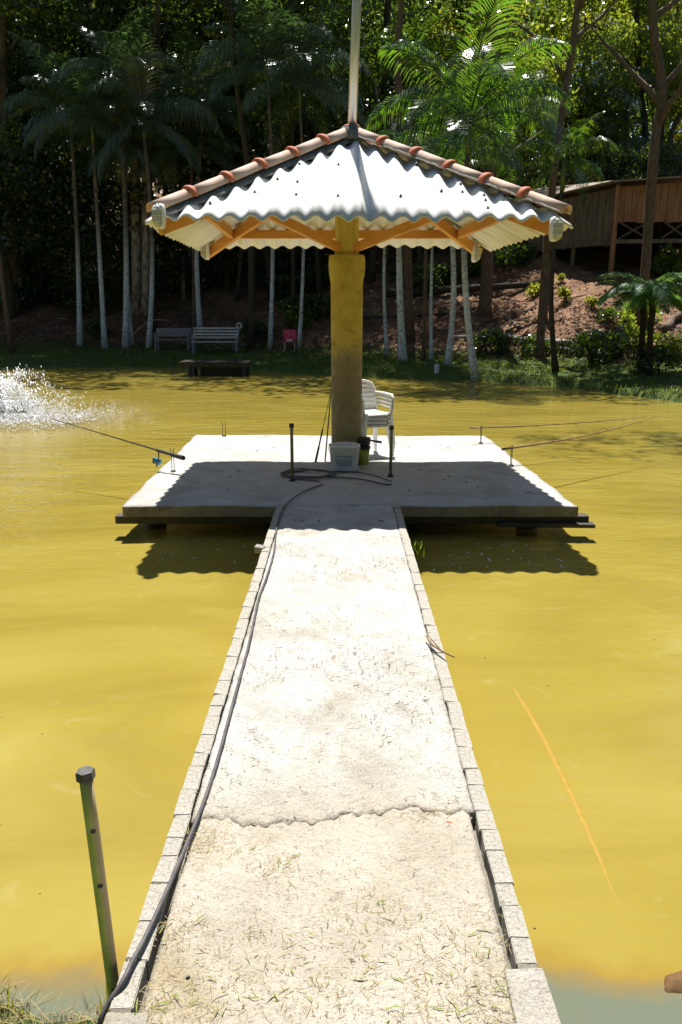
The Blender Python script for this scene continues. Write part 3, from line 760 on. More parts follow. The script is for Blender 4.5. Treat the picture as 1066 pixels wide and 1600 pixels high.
# debris bits on the deck
bitm = []
for k in range(4):
    b = MB(); b.tube([(0, 0, 0), (.03+.01*k, .01*(k-1.5), .004), (.06+.012*k, .0, 0)], [.004, .006, .003], 5); bitm.append(b.mesh('twig', M_dkstraw))
for i, (px, py) in enumerate(((288, 745), (362, 746), (378, 736), (340, 750), (358, 765), (470, 815), (500, 812), (650, 735), (690, 750), (700, 745), (730, 755), (745, 760), (640, 765), (660, 800), (590, 812), (820, 770), (700, 700), (640, 700), (425, 700), (400, 705))):
    o = link('twig', bitm[i % 4], None, onz(px, py, .306)); o.rotation_euler.z = rnd.uniform(-3, 3); o.scale = (rnd.uniform(.5, 1.1), rnd.uniform(.3, 1.0), .6)
    tag(o, 'small dark twig lying on the pale platform', 'twig', 'twigs scattered on the concrete')
# stick over the right kerb
mb = MB(); mb.tube([onz(665, 993, .335), onz(676, 1008, .33), onz(690, 1017, .335), onz(710, 1027, .34)], [.003, .005, .005, .003], 6)
mb.tube([onz(690, 1017, .335), onz(675, 1000, .345), onz(668, 990, .35)], [.003, .003, .002], 5)
tag(build(mb, 'stick', M_twig, None, True), 'bent dry stick overhanging the right edge of the walkway', 'stick')
mb = MB(); mb.box((0, 0, 0), (.07, .05, .05), j=.012)
tag(build(mb, 'stone', M_stone, None, loc=onz(407, 858, .30), bevel=.01), 'small grey stone on the left kerb near the roof shadow', 'stone')
mb = MB(); mb.box((0, 0, 0), (.010, .006, .006), j=.001)
tag(build(mb, 'pebble', M_black, None, loc=onz(294, 1527, .292)), 'tiny black pebble on the near slab', 'pebble')
mb = MB(); mb.tube([(0, 0, 0), (.02, .002, .002), (.045, .0, 0)], [.004, .006, .004], 6)
tag(build(mb, 'bark_chip', M_collar, None, loc=onz(690, 1287, .292)), 'reddish bark chip in the crack between the two slabs', 'bark chip')

# straw and grass clippings on the slabs: nobody could count these
def straw(name, n, m, region, lo, hi, z, wdt, label):
    P = []; 
    V = np.zeros((n*6, 3)); 
    for i in range(n):
        x, y = region(); L = lo*(hi/lo)**(rnd.random()**1.2); a = rnd.uniform(0, math.pi*2); bend = rnd.gauss(0, .3); w_ = wdt*rnd.uniform(.6, 1.3)
        p = Vector((x, y, z+rnd.uniform(0, .006))); 
        for j in range(3):
            d = Vector((math.cos(a), math.sin(a), 0)); s_ = Vector((-d.y, d.x, .4))*w_*(1 if j == 1 else .5)
            V[i*6+j*2] = p+s_; V[i*6+j*2+1] = p-s_; p = p+d*L/2+Vector((0, 0, rnd.uniform(-.001, .004))); a += bend
    b = np.arange(n)[:, None]*6
    F = np.concatenate([b+np.array([[0, 1, 3, 2]]), b+np.array([[2, 3, 5, 4]])])
    tag(link(name, np_mesh(name, V, F, m)), label, name.replace('_', ' '), kind='stuff')
def near():
    while True:
        x = rnd.uniform(WL+.08, WR-.08); y = 1.3+abs(rnd.gauss(0, .5))
        if y < 2.25: return x, y
def clus():
    cs = [(-.43, 2.28, .05), (-.40, 2.12, .07), (.36, 1.72, .08), (.25, 1.60, .12), (-.30, 1.62, .1), (-.46, 1.75, .05), (0, 1.62, .15), (.1, 1.8, .08), (-.2, 2.0, .05), (.3, 2.25, .06), (-.44, 1.5, .05), (-.3, 1.5, .1), (.2, 1.5, .12), (-.1, 1.48, .12), (.35, 1.55, .07), (-.45, 2.1, .04), (.4, 1.45, .05), (.41, 3.2, .03), (.1, 1.45, .2)]
    c = rnd.choice(cs); return min(max(c[0]+rnd.gauss(0, c[2]), WL+.01), WR-.01), max(c[1]+rnd.gauss(0, c[2]*.7), 1.2)
def farr():
    while True:                                            # gathers in loose bands across the slab
        x = rnd.uniform(WL+.05, WR-.05); y = rnd.uniform(2.3, 6.3)
        if math.sin(y*4.1+x*1.5)+.8*math.sin(y*9.7-x*3)+.5*math.sin(x*8+y*2)+rnd.uniform(-1.2, 1.2) > .3: return x, y
straw('straw', 420, M_straw, near, .004, .030, .295, .0008, 'dry straw scattered over the near end of the walkway')
straw('straw_tufts', 2100, M_straw, clus, .004, .045, .2955, .0008, 'matted tufts of straw on the walkway')
straw('dark_straw', 900, M_dkstraw, near, .002, .016, .295, .0008, 'dark bits of dead grass on the near slab')
straw('dark_straw', 1500, M_dkstraw, farr, .004, .04, .306, .0014, 'dark bits of dead grass on the far slab')
straw('grass_clippings', 150, M_greenstraw, clus, .012, .045, .296, .0016, 'green grass clippings on the walkway')
straw('straw', 900, M_straw, farr, .006, .05, .306, .0012, 'dry straw scattered over the far slab')
# gravel crumbs along the slab edges
V = []; F = []
for i in range(1500):
    q = rnd.random()
    if q < .45: x = rnd.uniform(WL+.07, WR-.07); y = crack(x)+rnd.gauss(-.012, .012); z = .288
    elif q < .7: x = WL+.075+abs(rnd.gauss(0, .02)); y = rnd.uniform(1.4, 2.3); z = .287
    elif q < .85: x = WR-.085-abs(rnd.gauss(0, .02)); y = rnd.uniform(1.4, 2.3); z = .287
    else: x = rnd.uniform(WL+.1, WR-.1); y = rnd.uniform(1.4, 3.5); z = .289 if y < 2.2 else .308
    s_ = rnd.uniform(.0012, .0045); b = len(V)
    V += [(x-s_, y, z), (x, y-s_*.8, z), (x+s_, y, z), (x, y+s_*.9, z), (x+rnd.uniform(-s_, s_)*.3, y, z+s_*1.1)]
    F += [(b, b+1, b+4), (b+1, b+2, b+4), (b+2, b+3, b+4), (b+3, b, b+4)]
tag(link('gravel', np_mesh('gravel', np.array(V), np.array(F), M_stone)), 'loose gravel crumbs in the crack and along the kerbs', 'gravel', kind='stuff')
# weeds at right kerb near the platform
def blades(name, m, pts, n, hlo, hhi, wd, label, spread=.03, kind='stuff', parent=None, cat='grass', arch=.5):
    V = np.zeros((n*8, 3))
    for i in range(n):
        c = pts[rnd.randrange(len(pts))] if not callable(pts) else pts()
        x = c[0]+rnd.gauss(0, spread); y = c[1]+rnd.gauss(0, spread); z = c[2]
        h = rnd.uniform(hlo, hhi); a = rnd.uniform(0, 2*math.pi); dx, dy = math.cos(a), math.sin(a); w_ = wd*rnd.uniform(.6, 1.2); k = rnd.uniform(.1, arch)
        for j, (f, q) in enumerate(((0, 1), (.4, .9), (.75, .6), (1, .08))):
            off_ = h*k*f*f; px_ = x+dx*off_; py_ = y+dy*off_; pz_ = z+h*f*(1-.3*k*f)
            V[i*8+j*2] = (px_-dy*w_*q, py_+dx*w_*q, pz_); V[i*8+j*2+1] = (px_+dy*w_*q, py_-dx*w_*q, pz_)
    b = np.arange(n)[:, None]*8
    F = np.concatenate([b+np.array([[0, 1, 3, 2]]), b+np.array([[2, 3, 5, 4]]), b+np.array([[4, 5, 7, 6]])])
    o = link(name, np_mesh(name, V, F, m), parent)
    if not parent: tag(o, label, cat, kind=kind)
    return o
blades('weed_tuft', M_leaf_mid, [tuple(onz(650, 870, .1))], 40, .05, .16, .006, 'small green weed growing at the right kerb beside the roof shadow', .025, None, cat='weed')

# ---------------------------------------------------------------- near bank: post, grass, soil
gp = empty('capped_tube_post', (-.595, 1.60, .04), 'leaning green tube post with dark hexagonal cap beside the walkway', 'post')
def green_tube():
    m, t = new_mat('green_painted_tube'); tc = nd(t, 'ShaderNodeTexCoord').outputs['Object']
    sp = nd(t, 'ShaderNodeSeparateXYZ'); t.links.new(tc, sp.inputs[0])
    c = ramp(t, noise(t, tc, 25, 5), [(.3, (.36, .42, .08)), (.7, (.52, .56, .16))])
    ru = ramp(t, noise(t, tc, 45, 5, .7), [(.60, 0), (.70, 1)]); c = mix(t, math_(t, 'MULTIPLY', ru, .6), c, (.22, .13, .07))
    sn = nd(t, 'ShaderNodeMapRange'); t.links.new(math_(t, 'SUBTRACT', sp.outputs[0], math_(t, 'MULTIPLY', sp.outputs[2], SLOPE)), sn.inputs[0]); sn.inputs[1].default_value = SX0+.004; sn.inputs[2].default_value = SX0+.010
    c = mix(t, math_(t, 'MULTIPLY', sn.outputs[0], .8), c, (.42, .30, .20))
    side = nd(t, 'ShaderNodeMapRange'); t.links.new(math_(t, 'ADD', sp.outputs[0], math_(t, 'MULTIPLY', sp.outputs[2], .0)), side.inputs[0]); side.inputs[1].default_value = .0; side.inputs[2].default_value = .01
    d = nd(t, 'ShaderNodeMapRange'); t.links.new(math_(t, 'ADD', sp.outputs[2], math_(t, 'MULTIPLY', noise(t, tc, 30, 4), .12)), d.inputs[0]); d.inputs[1].default_value = .10; d.inputs[2].default_value = .18
    c = mix(t, d.outputs[0], (.02, .012, .008), c)
    finish(t, c, .45, noise(t, tc, 120, 3), .3, .001, .4); return m
top = at(134, 1212, 1.63)-Vector((-.595, 1.60, .04))
base = at(184, 1592, 1.63)-Vector((-.595, 1.60, .04)); 
dirp = (top-base).normalized(); b0 = base-dirp*.2
SLOPE = dirp.x/dirp.z; SX0 = b0.x-b0.z*SLOPE
M_gt = green_tube()
mb = MB(); mb.tube([b0+dirp*(top-b0).length*k/8 for k in range(9)], .0160, 24); build(mb, 'tube', M_gt, gp, True)
mb = MB(); qd = dirp.to_track_quat('Z', 'Y')
def hexcap(r0, r1, z0, z1):
    mb = MB(); mb.lathe([(r0, z0), (r1, z0+.003), (r1, z1-.003), (r0, z1)], n=6); mb.v = [tuple(qd @ Vector(v)+top) for v in mb.v]; return mb
build(hexcap(.021, .0225, -.010, .014), 'hex_cap', simple('grey_cap', (.035, .030, .028), (.10, .09, .085), 40, .5, .3, .001, 80), gp)
viewd = (Vector((0, 0, CAMZ))-Vector((-.6, 1.6, .6))).normalized()
for (px, py) in ((142, 1293), (154, 1378), (179, 1540)):
    c = at(px, py, 1.63)-Vector((-.595, 1.60, .04)); c = b0+dirp*((c-b0).dot(dirp)); v = (viewd-dirp*viewd.dot(dirp)).normalized()
    mb = MB(); mb.tube([c+v*.013, c+v*.0163], .0066, 14); build(mb, 'hole', M_black, gp)
def bankpt():
    x = rnd.uniform(-1.4, -.62); y = rnd.uniform(1.5, 1.80); return x, y, gz(x, y)
blades('bank_straw', M_straw, bankpt, 900, .02, .06, .0012, 'dead grass matting the near bank left of the walkway', .01, arch=2.2)
blades('bank_straw', M_dkstraw, bankpt, 900, .02, .05, .0012, 'dark rotting grass on the near bank left of the walkway', .01, arch=2.2)
blades('grass_tuft', M_leaf_lite, [(-.985, 1.74, .03), (-.955, 1.73, .03), (-.90, 1.72, .02)], 34, .05, .14, .0045, 'bright green grass tuft at the water edge in the bottom left corner', .012, None, cat='grass tuft', arch=.9)
blades('grass_tuft', M_leaf_lite, [(-.625, 1.65, .03)], 7, .10, .24, .003, 'few upright grass blades behind the green post', .012, None, cat='grass tuft', arch=.25)
# submerged ledge lower right
mb = MB(); mb.tube([(.93, 1.83, -.03), (.97, 1.86, -.02), (1.15, 1.90, .0), (1.6, 1.95, .01)], [.02, .034, .045, .06], 12, wob=.3)
tag(build(mb, 'ledge_rock', simple('rusty_mud', (.07, .035, .012), (.16, .085, .03), 14, .9, .6, .01), None, True), 'rusty brown lump breaking the surface in the bottom right corner', 'rock')
# hose in the water
hp_ = [onz(x, y, z) for x, y, z in ((780, 1050, -.03), (800, 1078, -.0232), (822, 1112, -.0205), (850, 1160, -.0195), (880, 1222, -.0200), (905, 1275, -.0210), (935, 1345, -.0220), (955, 1400, -.0232), (975, 1465, -.0238))]
mb = MB(); mb.tube(smooth(hp_), .024, 10)
tag(build(mb, 'hose', M_hose, None, True), 'orange-brown hose curving at the water surface right of the walkway', 'hose')

# ---------------------------------------------------------------- aerator and splash
ae = empty('pond_aerator', (-6.75, 15.6, 0), 'dark paddle aerator throwing up white water at the left', 'aerator')
for y in (-.35, .35):
    mb = MB(); mb.tube([(-.8, y, .04), (-.7, y, .05), (.5, y, .05), (.6, y, .04)], [.05, .11, .11, .05], 10); build(mb, 'float', M_black, ae, True)
for x in (-.5, .3):
    mb = MB(); mb.beam((x, -.45, .16), (x, .45, .16), .07, .04); build(mb, 'crossbar', M_galv, ae)
mb = MB(); mb.lathe([(.12, .16), (.14, .18), (.14, .42), (.10, .47), (.04, .48)], (-.1, 0, 0), 16); build(mb, 'motor', M_black, ae, True)
for k in range(8):
    a = k*math.pi/4; mb = MB(); mb.beam((-.3, 0, .2), (-.3+.0, .30*math.cos(a), .2+.30*math.sin(a)), .16, .02); build(mb, 'paddle', M_dirtywhite, ae)
def drops(n, fn, lo, hi):
    V = np.zeros((n, 6, 3)); base = np.array([(1, 0, 0), (-1, 0, 0), (0, 1, 0), (0, -1, 0), (0, 0, 1), (0, 0, -1)])
    for i in range(n):
        p, st = fn(); s_ = lo+(hi-lo)*rnd.random()**3; V[i] = np.array(p)+base*np.array([s_, s_, s_*st])
    f = np.array([(0, 2, 4), (2, 1, 4), (1, 3, 4), (3, 0, 4), (2, 0, 5), (1, 2, 5), (3, 1, 5), (0, 3, 5)])
    return V.reshape(-1, 3), (np.arange(n)[:, None, None]*6+f[None]).reshape(-1, 3)
jets = [(rnd.uniform(-1.6, .6), rnd.uniform(-.6, .6), rnd.uniform(-1.3, 2.0), rnd.uniform(-1.2, 1.2), rnd.uniform(1.8, 3.9)) for _ in range(46)]
def sp_():
    if rnd.random() < .72:
        j = rnd.choice(jets); t_ = rnd.uniform(0, 2*j[4]/9.8); g_ = .04+.05*t_
        return (-6.9+j[0]*.5+j[2]*t_+rnd.gauss(0, g_), 15.4+j[1]*.5+j[3]*t_+rnd.gauss(0, g_), max(.005, j[4]*t_-4.9*t_*t_+rnd.gauss(0, g_))), rnd.uniform(1, 2.2)
    return (rnd.gauss(-6.7, .75), rnd.gauss(15.3, .5), abs(rnd.gauss(0, .2))), 1.3
V, F = drops(26000, sp_, .0025, .018)
tag(link('water_spray', np_mesh('water_spray', V, F, M_splash)), 'white spray of water drops thrown up by the aerator', 'water spray', kind='stuff')
def fm_():
    r_ = abs(rnd.gauss(0, 1)); return (min(-6.6+rnd.gauss(.5, 1.0), -4.1-rnd.random()), 14.6+rnd.gauss(0, .75)-.1*r_, .004), .3
V, F = drops(9000, fm_, .004, .030)
tag(link('foam', np_mesh('foam', V, F, M_splash)), 'white foam flecks on the water around the aerator', 'foam', kind='stuff')
# floating scraps in the shade of the platform
V = []; F = []
for i in range(34):
    if rnd.random() < .75: x = rnd.uniform(.7, 1.75); y = rnd.uniform(5.6, 6.35)
    else: x = rnd.uniform(-1.6, -.65); y = rnd.uniform(5.7, 6.3)
    a = rnd.uniform(0, 3.1); L = rnd.uniform(.02, .08); w_ = rnd.uniform(.002, .007); dx, dy = math.cos(a), math.sin(a); b = len(V)
    V += [(x-dy*w_, y+dx*w_, .004), (x+dy*w_, y-dx*w_, .004), (x+dx*L*.5+dy*w_, y+dy*L*.5-dx*w_+.01, .007), (x+dx*L*.5-dy*w_, y+dy*L*.5+dx*w_+.01, .007), (x+dx*L, y+dy*L, .004), (x+dx*L+.001, y+dy*L, .004)]
    F += [(b, b+1, b+2, b+3), (b+3, b+2, b+5, b+4)]
tag(link('floating_scraps', np_mesh('floating_scraps', np.array(V), np.array(F), M_dirtywhite)), 'pale scraps and feathers floating in the platform shade', 'floating scraps', kind='stuff')

def fl_(): return (rnd.uniform(-4, 4.5), rnd.uniform(2, 9)**1.0, .002), .15
V, F = drops(260, fl_, .0015, .008)
tag(link('floating_specks', np_mesh('floating_specks', V, F, M_straw)), 'tiny pale seeds and leaf bits floating on the pond', 'floating specks', kind='stuff')

# ================================================================ far bank
def rot_rand(n):
    q = rs.normal(size=(n, 4)); q /= np.linalg.norm(q, axis=1)[:, None]; w_, x, y, z = q.T
    return np.stack([np.stack([1-2*(y*y+z*z), 2*(x*y-z*w_), 2*(x*z+y*w_)], -1), np.stack([2*(x*y+z*w_), 1-2*(x*x+z*z), 2*(y*z-x*w_)], -1), np.stack([2*(x*z-y*w_), 2*(y*z+x*w_), 1-2*(x*x+y*y)], -1)], 1)
def leaves(P, size, var=.4, asp=.45):
    n = len(P); s_ = size*(1+rs.uniform(-var, var, n))
    base = np.array([(0, 0, 0), (asp, .5, .08), (0, 1.1, -.05), (-asp, .5, .08)])
    V = np.einsum('nij,kj->nki', rot_rand(n), base)*s_[:, None, None]+P[:, None]
    F = np.arange(n)[:, None]*4+np.array([[0, 1, 2, 3]])
    return V.reshape(-1, 3), F
def clump_pts(n, clumps, rad, sq=.7):
    c = np.array(clumps); k = rs.randint(0, len(c), n); r = np.asarray(rad)
    r = r[k] if r.ndim else np.full(n, r)
    d = rs.normal(size=(n, 3)); d /= np.linalg.norm(d, axis=1)[:, None]
    rr = r*rs.uniform(.25, 1, n)**.5
    P = d*rr[:, None]; P[:, 2] *= sq
    return c[k]+P
# palm fronds
def frond_mesh(L, arch, droop, name='frond', m=None, nl=44, ll=.78, lw=.0145, up0=.9):
    n = 16; pts = []; a = up0; p = Vector((0, 0, 0)); 
    for k in range(n+1):
        pts.append(p.copy()); a -= arch/n*(.5+1.2*k/n); p = p+Vector((math.cos(a), 0, math.sin(a)))*(L/n)
    mb = MB(); mb.tube(pts, [.022*(1-.85*k/n)+.003 for k in range(n+1)], 4)
    V = []; F = []
    for s_ in (-1, 1):
        for i in range(nl):
            f = .10+.90*(i+.5*(s_ > 0))/nl; q = f*n; k = min(int(q), n-1); c = pts[k].lerp(pts[k+1], q-k); d = (pts[k+1]-pts[k]).normalized()
            side = Vector((0, s_, 0)); ln = ll*(math.sin(math.pi*min(1, (f*.93+.10)))**.6)*rnd.uniform(.85, 1.1)
            d0 = (side*.85+d*.55+Vector((0, 0, .25-rnd.random()*.2))).normalized(); wv = d.normalized()*lw*rnd.uniform(.8, 1.2)
            m1 = c+d0*ln*.45; d1 = (d0+Vector((0, 0, -droop*1.4))).normalized(); m2 = m1+d1*ln*.35; d2 = (d1+Vector((0, 0, -droop*1.6))).normalized(); m3 = m2+d2*ln*.3
            b = len(V); V += [c-wv*.5, c+wv*.5, m1-wv, m1+wv, m2-wv*.8, m2+wv*.8, m3-wv*.08, m3+wv*.08]
            F += [(b, b+1, b+3, b+2), (b+2, b+3, b+5, b+4), (b+4, b+5, b+7, b+6)]
    mb.add(V, F); return mb.mesh(name, m)
FR_up = [frond_mesh(2.5, .9, .25, m=M_palmleaf, up0=1.35), frond_mesh(2.4, 1.3, .5, m=M_palmleaf, up0=1.1)]
FR_mid = [frond_mesh(2.6, 1.7, .9, m=M_palmleaf, up0=.8), frond_mesh(2.5, 1.5, 1.2, m=M_palmleaf, up0=.55)]
FR_low = [frond_mesh(2.4, 1.3, 1.5, m=M_palmleaf, up0=.1), frond_mesh(2.3, 1.2, 1.6, m=M_palmleaf, up0=-.3)]
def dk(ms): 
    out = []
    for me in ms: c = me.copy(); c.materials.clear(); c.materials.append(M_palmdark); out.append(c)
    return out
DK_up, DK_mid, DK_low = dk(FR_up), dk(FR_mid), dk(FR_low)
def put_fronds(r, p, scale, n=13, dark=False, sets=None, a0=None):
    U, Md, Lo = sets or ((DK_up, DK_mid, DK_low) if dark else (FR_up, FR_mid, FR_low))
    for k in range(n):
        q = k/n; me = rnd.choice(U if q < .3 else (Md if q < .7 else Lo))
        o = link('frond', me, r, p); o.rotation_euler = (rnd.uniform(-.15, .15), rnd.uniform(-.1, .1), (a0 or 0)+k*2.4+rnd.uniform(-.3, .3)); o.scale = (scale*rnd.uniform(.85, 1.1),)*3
def palm(bx, by, tx, ty, wpx, label, mt=None, dark=True, fs=1., n=12, shaft=True, far=None):
    b = hit(bx, by)
    if far: b = at(tx, ty, far); b.z = gz(b.x, b.y)
    b.z -= .08; d = b.y; t_ = at(tx, ty, d)-b; r_ = wpx/1220*d/2*1.12
    r = empty('palm_tree', b, label, 'palm tree', 'slender palms along the far bank')
    H = t_.z; N = 10; pts = []
    bend = rnd.uniform(-.22, .22)
    for k in range(N+1):
        f = k/N; pts.append(Vector((t_.x*f+bend*math.sin(math.pi*f), t_.y*f, H*f)))
    mb = MB(); mb.tube(pts, [r_*(1.35 if k == 0 else 1.08 if k == 1 else 1-.35*k/N) for k in range(N+1)], 10); build(mb, 'trunk', mt or M_palm, r, True)
    if shaft: mb = MB(); mb.tube([t_-Vector((0, 0, .1)), t_+Vector((0, 0, .35)), t_+Vector((0, 0, .8))], [r_*.75, r_*.9, r_*.4], 8); build(mb, 'crownshaft', M_shaft, r, True)
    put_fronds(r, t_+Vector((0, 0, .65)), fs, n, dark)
    return r
M_shaft = simple('green_crownshaft', (.05, .09, .03), (.10, .15, .05), 5, .5, .2, .004)
palm(33, 480, 25, 205, 5, 'thin palm nearest the left edge, standing up the slope', fs=1.25, n=15)
palm(125, 540, 112, 205, 7, 'whitewashed palm left of the lower shrub on the left bank', fs=1.31, n=15)
palm(164, 545, 146, 220, 7, 'whitewashed palm with a leftward lean right of the small shrub', fs=1.25, n=15)
palm(196, 545, 186, 150, 8, 'thicker left trunk of the close palm pair on the left bank', fs=1.1)
palm(206, 540, 197, 250, 6, 'thinner right trunk of the close palm pair on the left bank', fs=1.12, n=15)
palm(232, 545, 226, 215, 7, 'whitewashed palm just left of the small bench', fs=1.31, n=15)
palm(313, 520, 316, 205, 7, 'whitewashed palm rising behind the white bench', fs=1.25, n=15)
palm(304, 516, 299, 260, 6, 'brown-trunked palm touching the pale one behind the white bench', M_bark, fs=1.12, n=15)
palm(422, 545, 420, 140, 6, 'whitewashed palm right of the long bench', fs=1.38, n=15)
palm(467, 545, 469, 165, 5, 'thin palm beside the pink chair', fs=1.25, n=15)
palm(605, 555, 607, 290, 5, 'thinnest palm just right of the shelter column', fs=.8)
palm(630, 565, 624, 330, 11, 'thick whitewashed palm second right of the column', fs=.9)
palm(662, 563, 667, 330, 6, 'left one of two thin palms between the thick whitewashed ones', M_bark, fs=.8)
palm(674, 563, 677, 345, 5, 'right one of two thin palms between the thick whitewashed ones', fs=.8)
palm(699, 573, 700, 305, 9, 'thick flaking whitewashed palm left of the tall fronded one', fs=.9)
palm(743, 592, 731, 235, 10, 'flaking whitewashed palm at the water edge with large sunlit fronds', dark=False, fs=1.27, n=20)
palm(869, 580, 879, 292, 8, 'dark-trunked palm with short bright fronds in front of the hut', M_darkbark, dark=False, fs=.62, n=11)
palm(800, 470, 800, 215, 9, 'dark palm behind the sunlit one', M_darkbark, fs=1.2, far=36)
palm(935, 440, 940, 175, 8, 'dark palm crown standing in front of the sky gap above the hut', M_darkbark, fs=1.2, far=41)
palm(970, 430, 955, 250, 8, 'low dark palm crown directly above the hut roof', M_darkbark, fs=1.1, far=41)
palm(70, 470, 62, 160, 6, 'palm up the slope behind the leftmost whitewashed one', M_darkbark, fs=1.50, n=15)
palm(255, 470, 265, 150, 6, 'dark palm up the slope between the close pair and the white bench', M_darkbark, fs=1.2)
palm(370, 470, 375, 190, 6, 'dark palm up the slope behind the right end of the white bench', M_darkbark, fs=1.2)
palm(500, 470, 470, 110, 6, 'dark palm up the slope left of the mast', M_darkbark, fs=1.25)
palm(655, 450, 640, 120, 7, 'dark palm up the slope right of the mast', M_darkbark, fs=1.1, dark=False)

# broadleaf trees: crown meshes shared between alike trees
def crown_mesh(m, n, R_, H_, size, ncl=26, name='crown'):
    cl = []; rad = []
    for k in range(ncl):
        a = rnd.uniform(0, 6.28); r = R_*rnd.random()**.5; z = rnd.uniform(-.5, .5)*H_*(1-.5*r/R_)
        cl.append((r*math.cos(a), r*math.sin(a), z)); rad.append(rnd.uniform(.22, .42)*R_)
    P = clump_pts(n, cl, rad, .6); V, F = leaves(P, size); return np_mesh(name, V, F, m)
CR_dark = [crown_mesh(M_leaf_dark, 8000, 3.6, 6.0, .15, 30) for _ in range(3)]
CR_mid = [crown_mesh(M_leaf_mid, 7500, 3.2, 5.5, .15, 28) for _ in range(3)]
CR_lite = [crown_mesh(M_leaf_lite, 6000, 3.0, 5.0, .15, 26) for _ in range(2)]
CR_open = [crown_mesh(M_leaf_dark, 2400, 3.6, 4.0, .16, 22) for _ in range(2)]
CR_airy = crown_mesh(M_leaf_lite, 1500, 2.4, 3.0, .15, 14)
def limb_pts(a, b, wob, n=6):
    a = Vector(a); b = Vector(b); return [a.lerp(b, k/n)+Vector((rnd.uniform(-wob, wob), rnd.uniform(-wob, wob), 0))*math.sin(math.pi*k/n) for k in range(n+1)]
def tree(pts, r0, r1, m, crown, cs, label, limbs=4, name='forest_tree', crz=0, group='broadleaf trees of the forest behind the pond'):
    b = Vector(pts[0]); r = empty(name, b, label, 'tree', group)
    P = smooth([Vector(p)-b for p in pts], 1); n = len(P)-1
    mb = MB(); mb.tube(P, [r0*(1.3 if k == 0 else 1)+(r1-r0)*k/n for k in range(n+1)], 9, wob=.08); build(mb, 'trunk', m, r, True)
    top_ = P[-1]
    for k in range(limbs):
        s_ = P[int(n*rnd.uniform(.45, .95))]; a = k*2.2+rnd.random(); e_ = s_+Vector((math.cos(a)*2.0*cs, math.sin(a)*2.0*cs, rnd.uniform(1, 2.6)*cs))
        q = limb_pts(s_, e_, .15, 5); mb = MB(); mb.tube(q, [r1*.8*(1-.8*i/5)+.01 for i in range(6)], 6); build(mb, 'limb', m, r, True)
    if crown:
        o = link('crown', crown, r, top_+Vector((0, 0, crz))); o.scale = (cs, cs, cs*rnd.uniform(.9, 1.15)); o.rotation_euler.z = rnd.uniform(0, 6.28)
    return r
def px_tree(pl, d, r0, r1, m, crown, cs, label, **kw):
    pts = [at(x, y, d) for x, y in pl]; g_ = pts[0].copy(); g_.z = gz(g_.x, g_.y)-.1; pts[0] = g_
    return tree(pts, r0, r1, m, crown, cs, label, **kw)
px_tree([(212, 440), (212, 300), (208, 120), (187, 70), (160, 0), (140, -60)], 37, .24, .18, M_palebark, CR_dark[0], 1.2, 'pale-barked tree leaning left at the top left of the forest')
px_tree([(226, 450), (228, 300), (232, 105), (241, 50), (252, 0), (262, -70)], 36.5, .20, .16, M_palebark, CR_dark[1], 1.2, 'pale mottled tree leaning right beside the left-leaning one')
px_tree([(285, 440), (287, 200), (285, 95), (275, 50), (270, -40)], 39, .09, .06, M_palebark, CR_dark[2], 1.1, 'thin pale tree right of the two forked-looking trunks')
px_tree([(848, 470), (853, 400), (858, 350), (868, 250), (882, 150), (900, 40), (905, -40)], 25, .13, .08, M_bark, CR_airy, 1.0, 'tall brown-trunked tree between the shelter roof and the hut', crz=1.5)
px_tree([(1008, 440), (1012, 380), (1018, 290), (1024, 210), (1037, 150), (1030, 100), (1020, 50), (1018, -40)], 26, .16, .12, M_bark, CR_airy, 1.1, 'tall tree with an S-bent brown trunk in front of the hut', crz=1.5)
px_tree([(1012, 300), (1010, 200), (1000, 140), (996, 60), (993, -40)], 42, .17, .12, M_darkbark, CR_mid[0], 1., 'dark trunk beside the sky gap behind the hut', crz=2)
px_tree([(757, 490), (762, 420), (764, 330), (768, 100), (770, -60)], 30, .26, .16, M_bark, CR_open[0], 1., 'thick reddish trunk behind the sunlit palm', crz=1)
px_tree([(458, 500), (458, 400), (456, 200), (460, -40)], 33, .09, .07, M_darkbark, CR_dark[0], 1.1, 'dark straight trunk left of the thin palm by the pink chair', crz=1)
px_tree([(845, 565), (848, 540), (853, 480), (858, 420)], 27.2, .085, .075, M_bark, None, 1, 'short bare grey-brown trunk standing in front of the slope', limbs=0, name='dead_tree')
px_tree([(22, 470), (15, 300), (5, 150), (5, -60)], 38, .22, .16, M_bark, CR_dark[1], 1.2, 'brown trunk at the extreme left edge of the forest')
px_tree([(130, 450), (130, 250), (128, 0), (130, -60)], 41, .14, .10, M_bark, CR_dark[2], 1.2, 'slim trunk rising above the whitewashed palms on the left')
px_tree([(580, 470), (590, 300), (600, 100), (610, -60)], 36, .16, .12, M_darkbark, CR_mid[2], 1.1, 'dark trunk just right of the mast', crz=1)
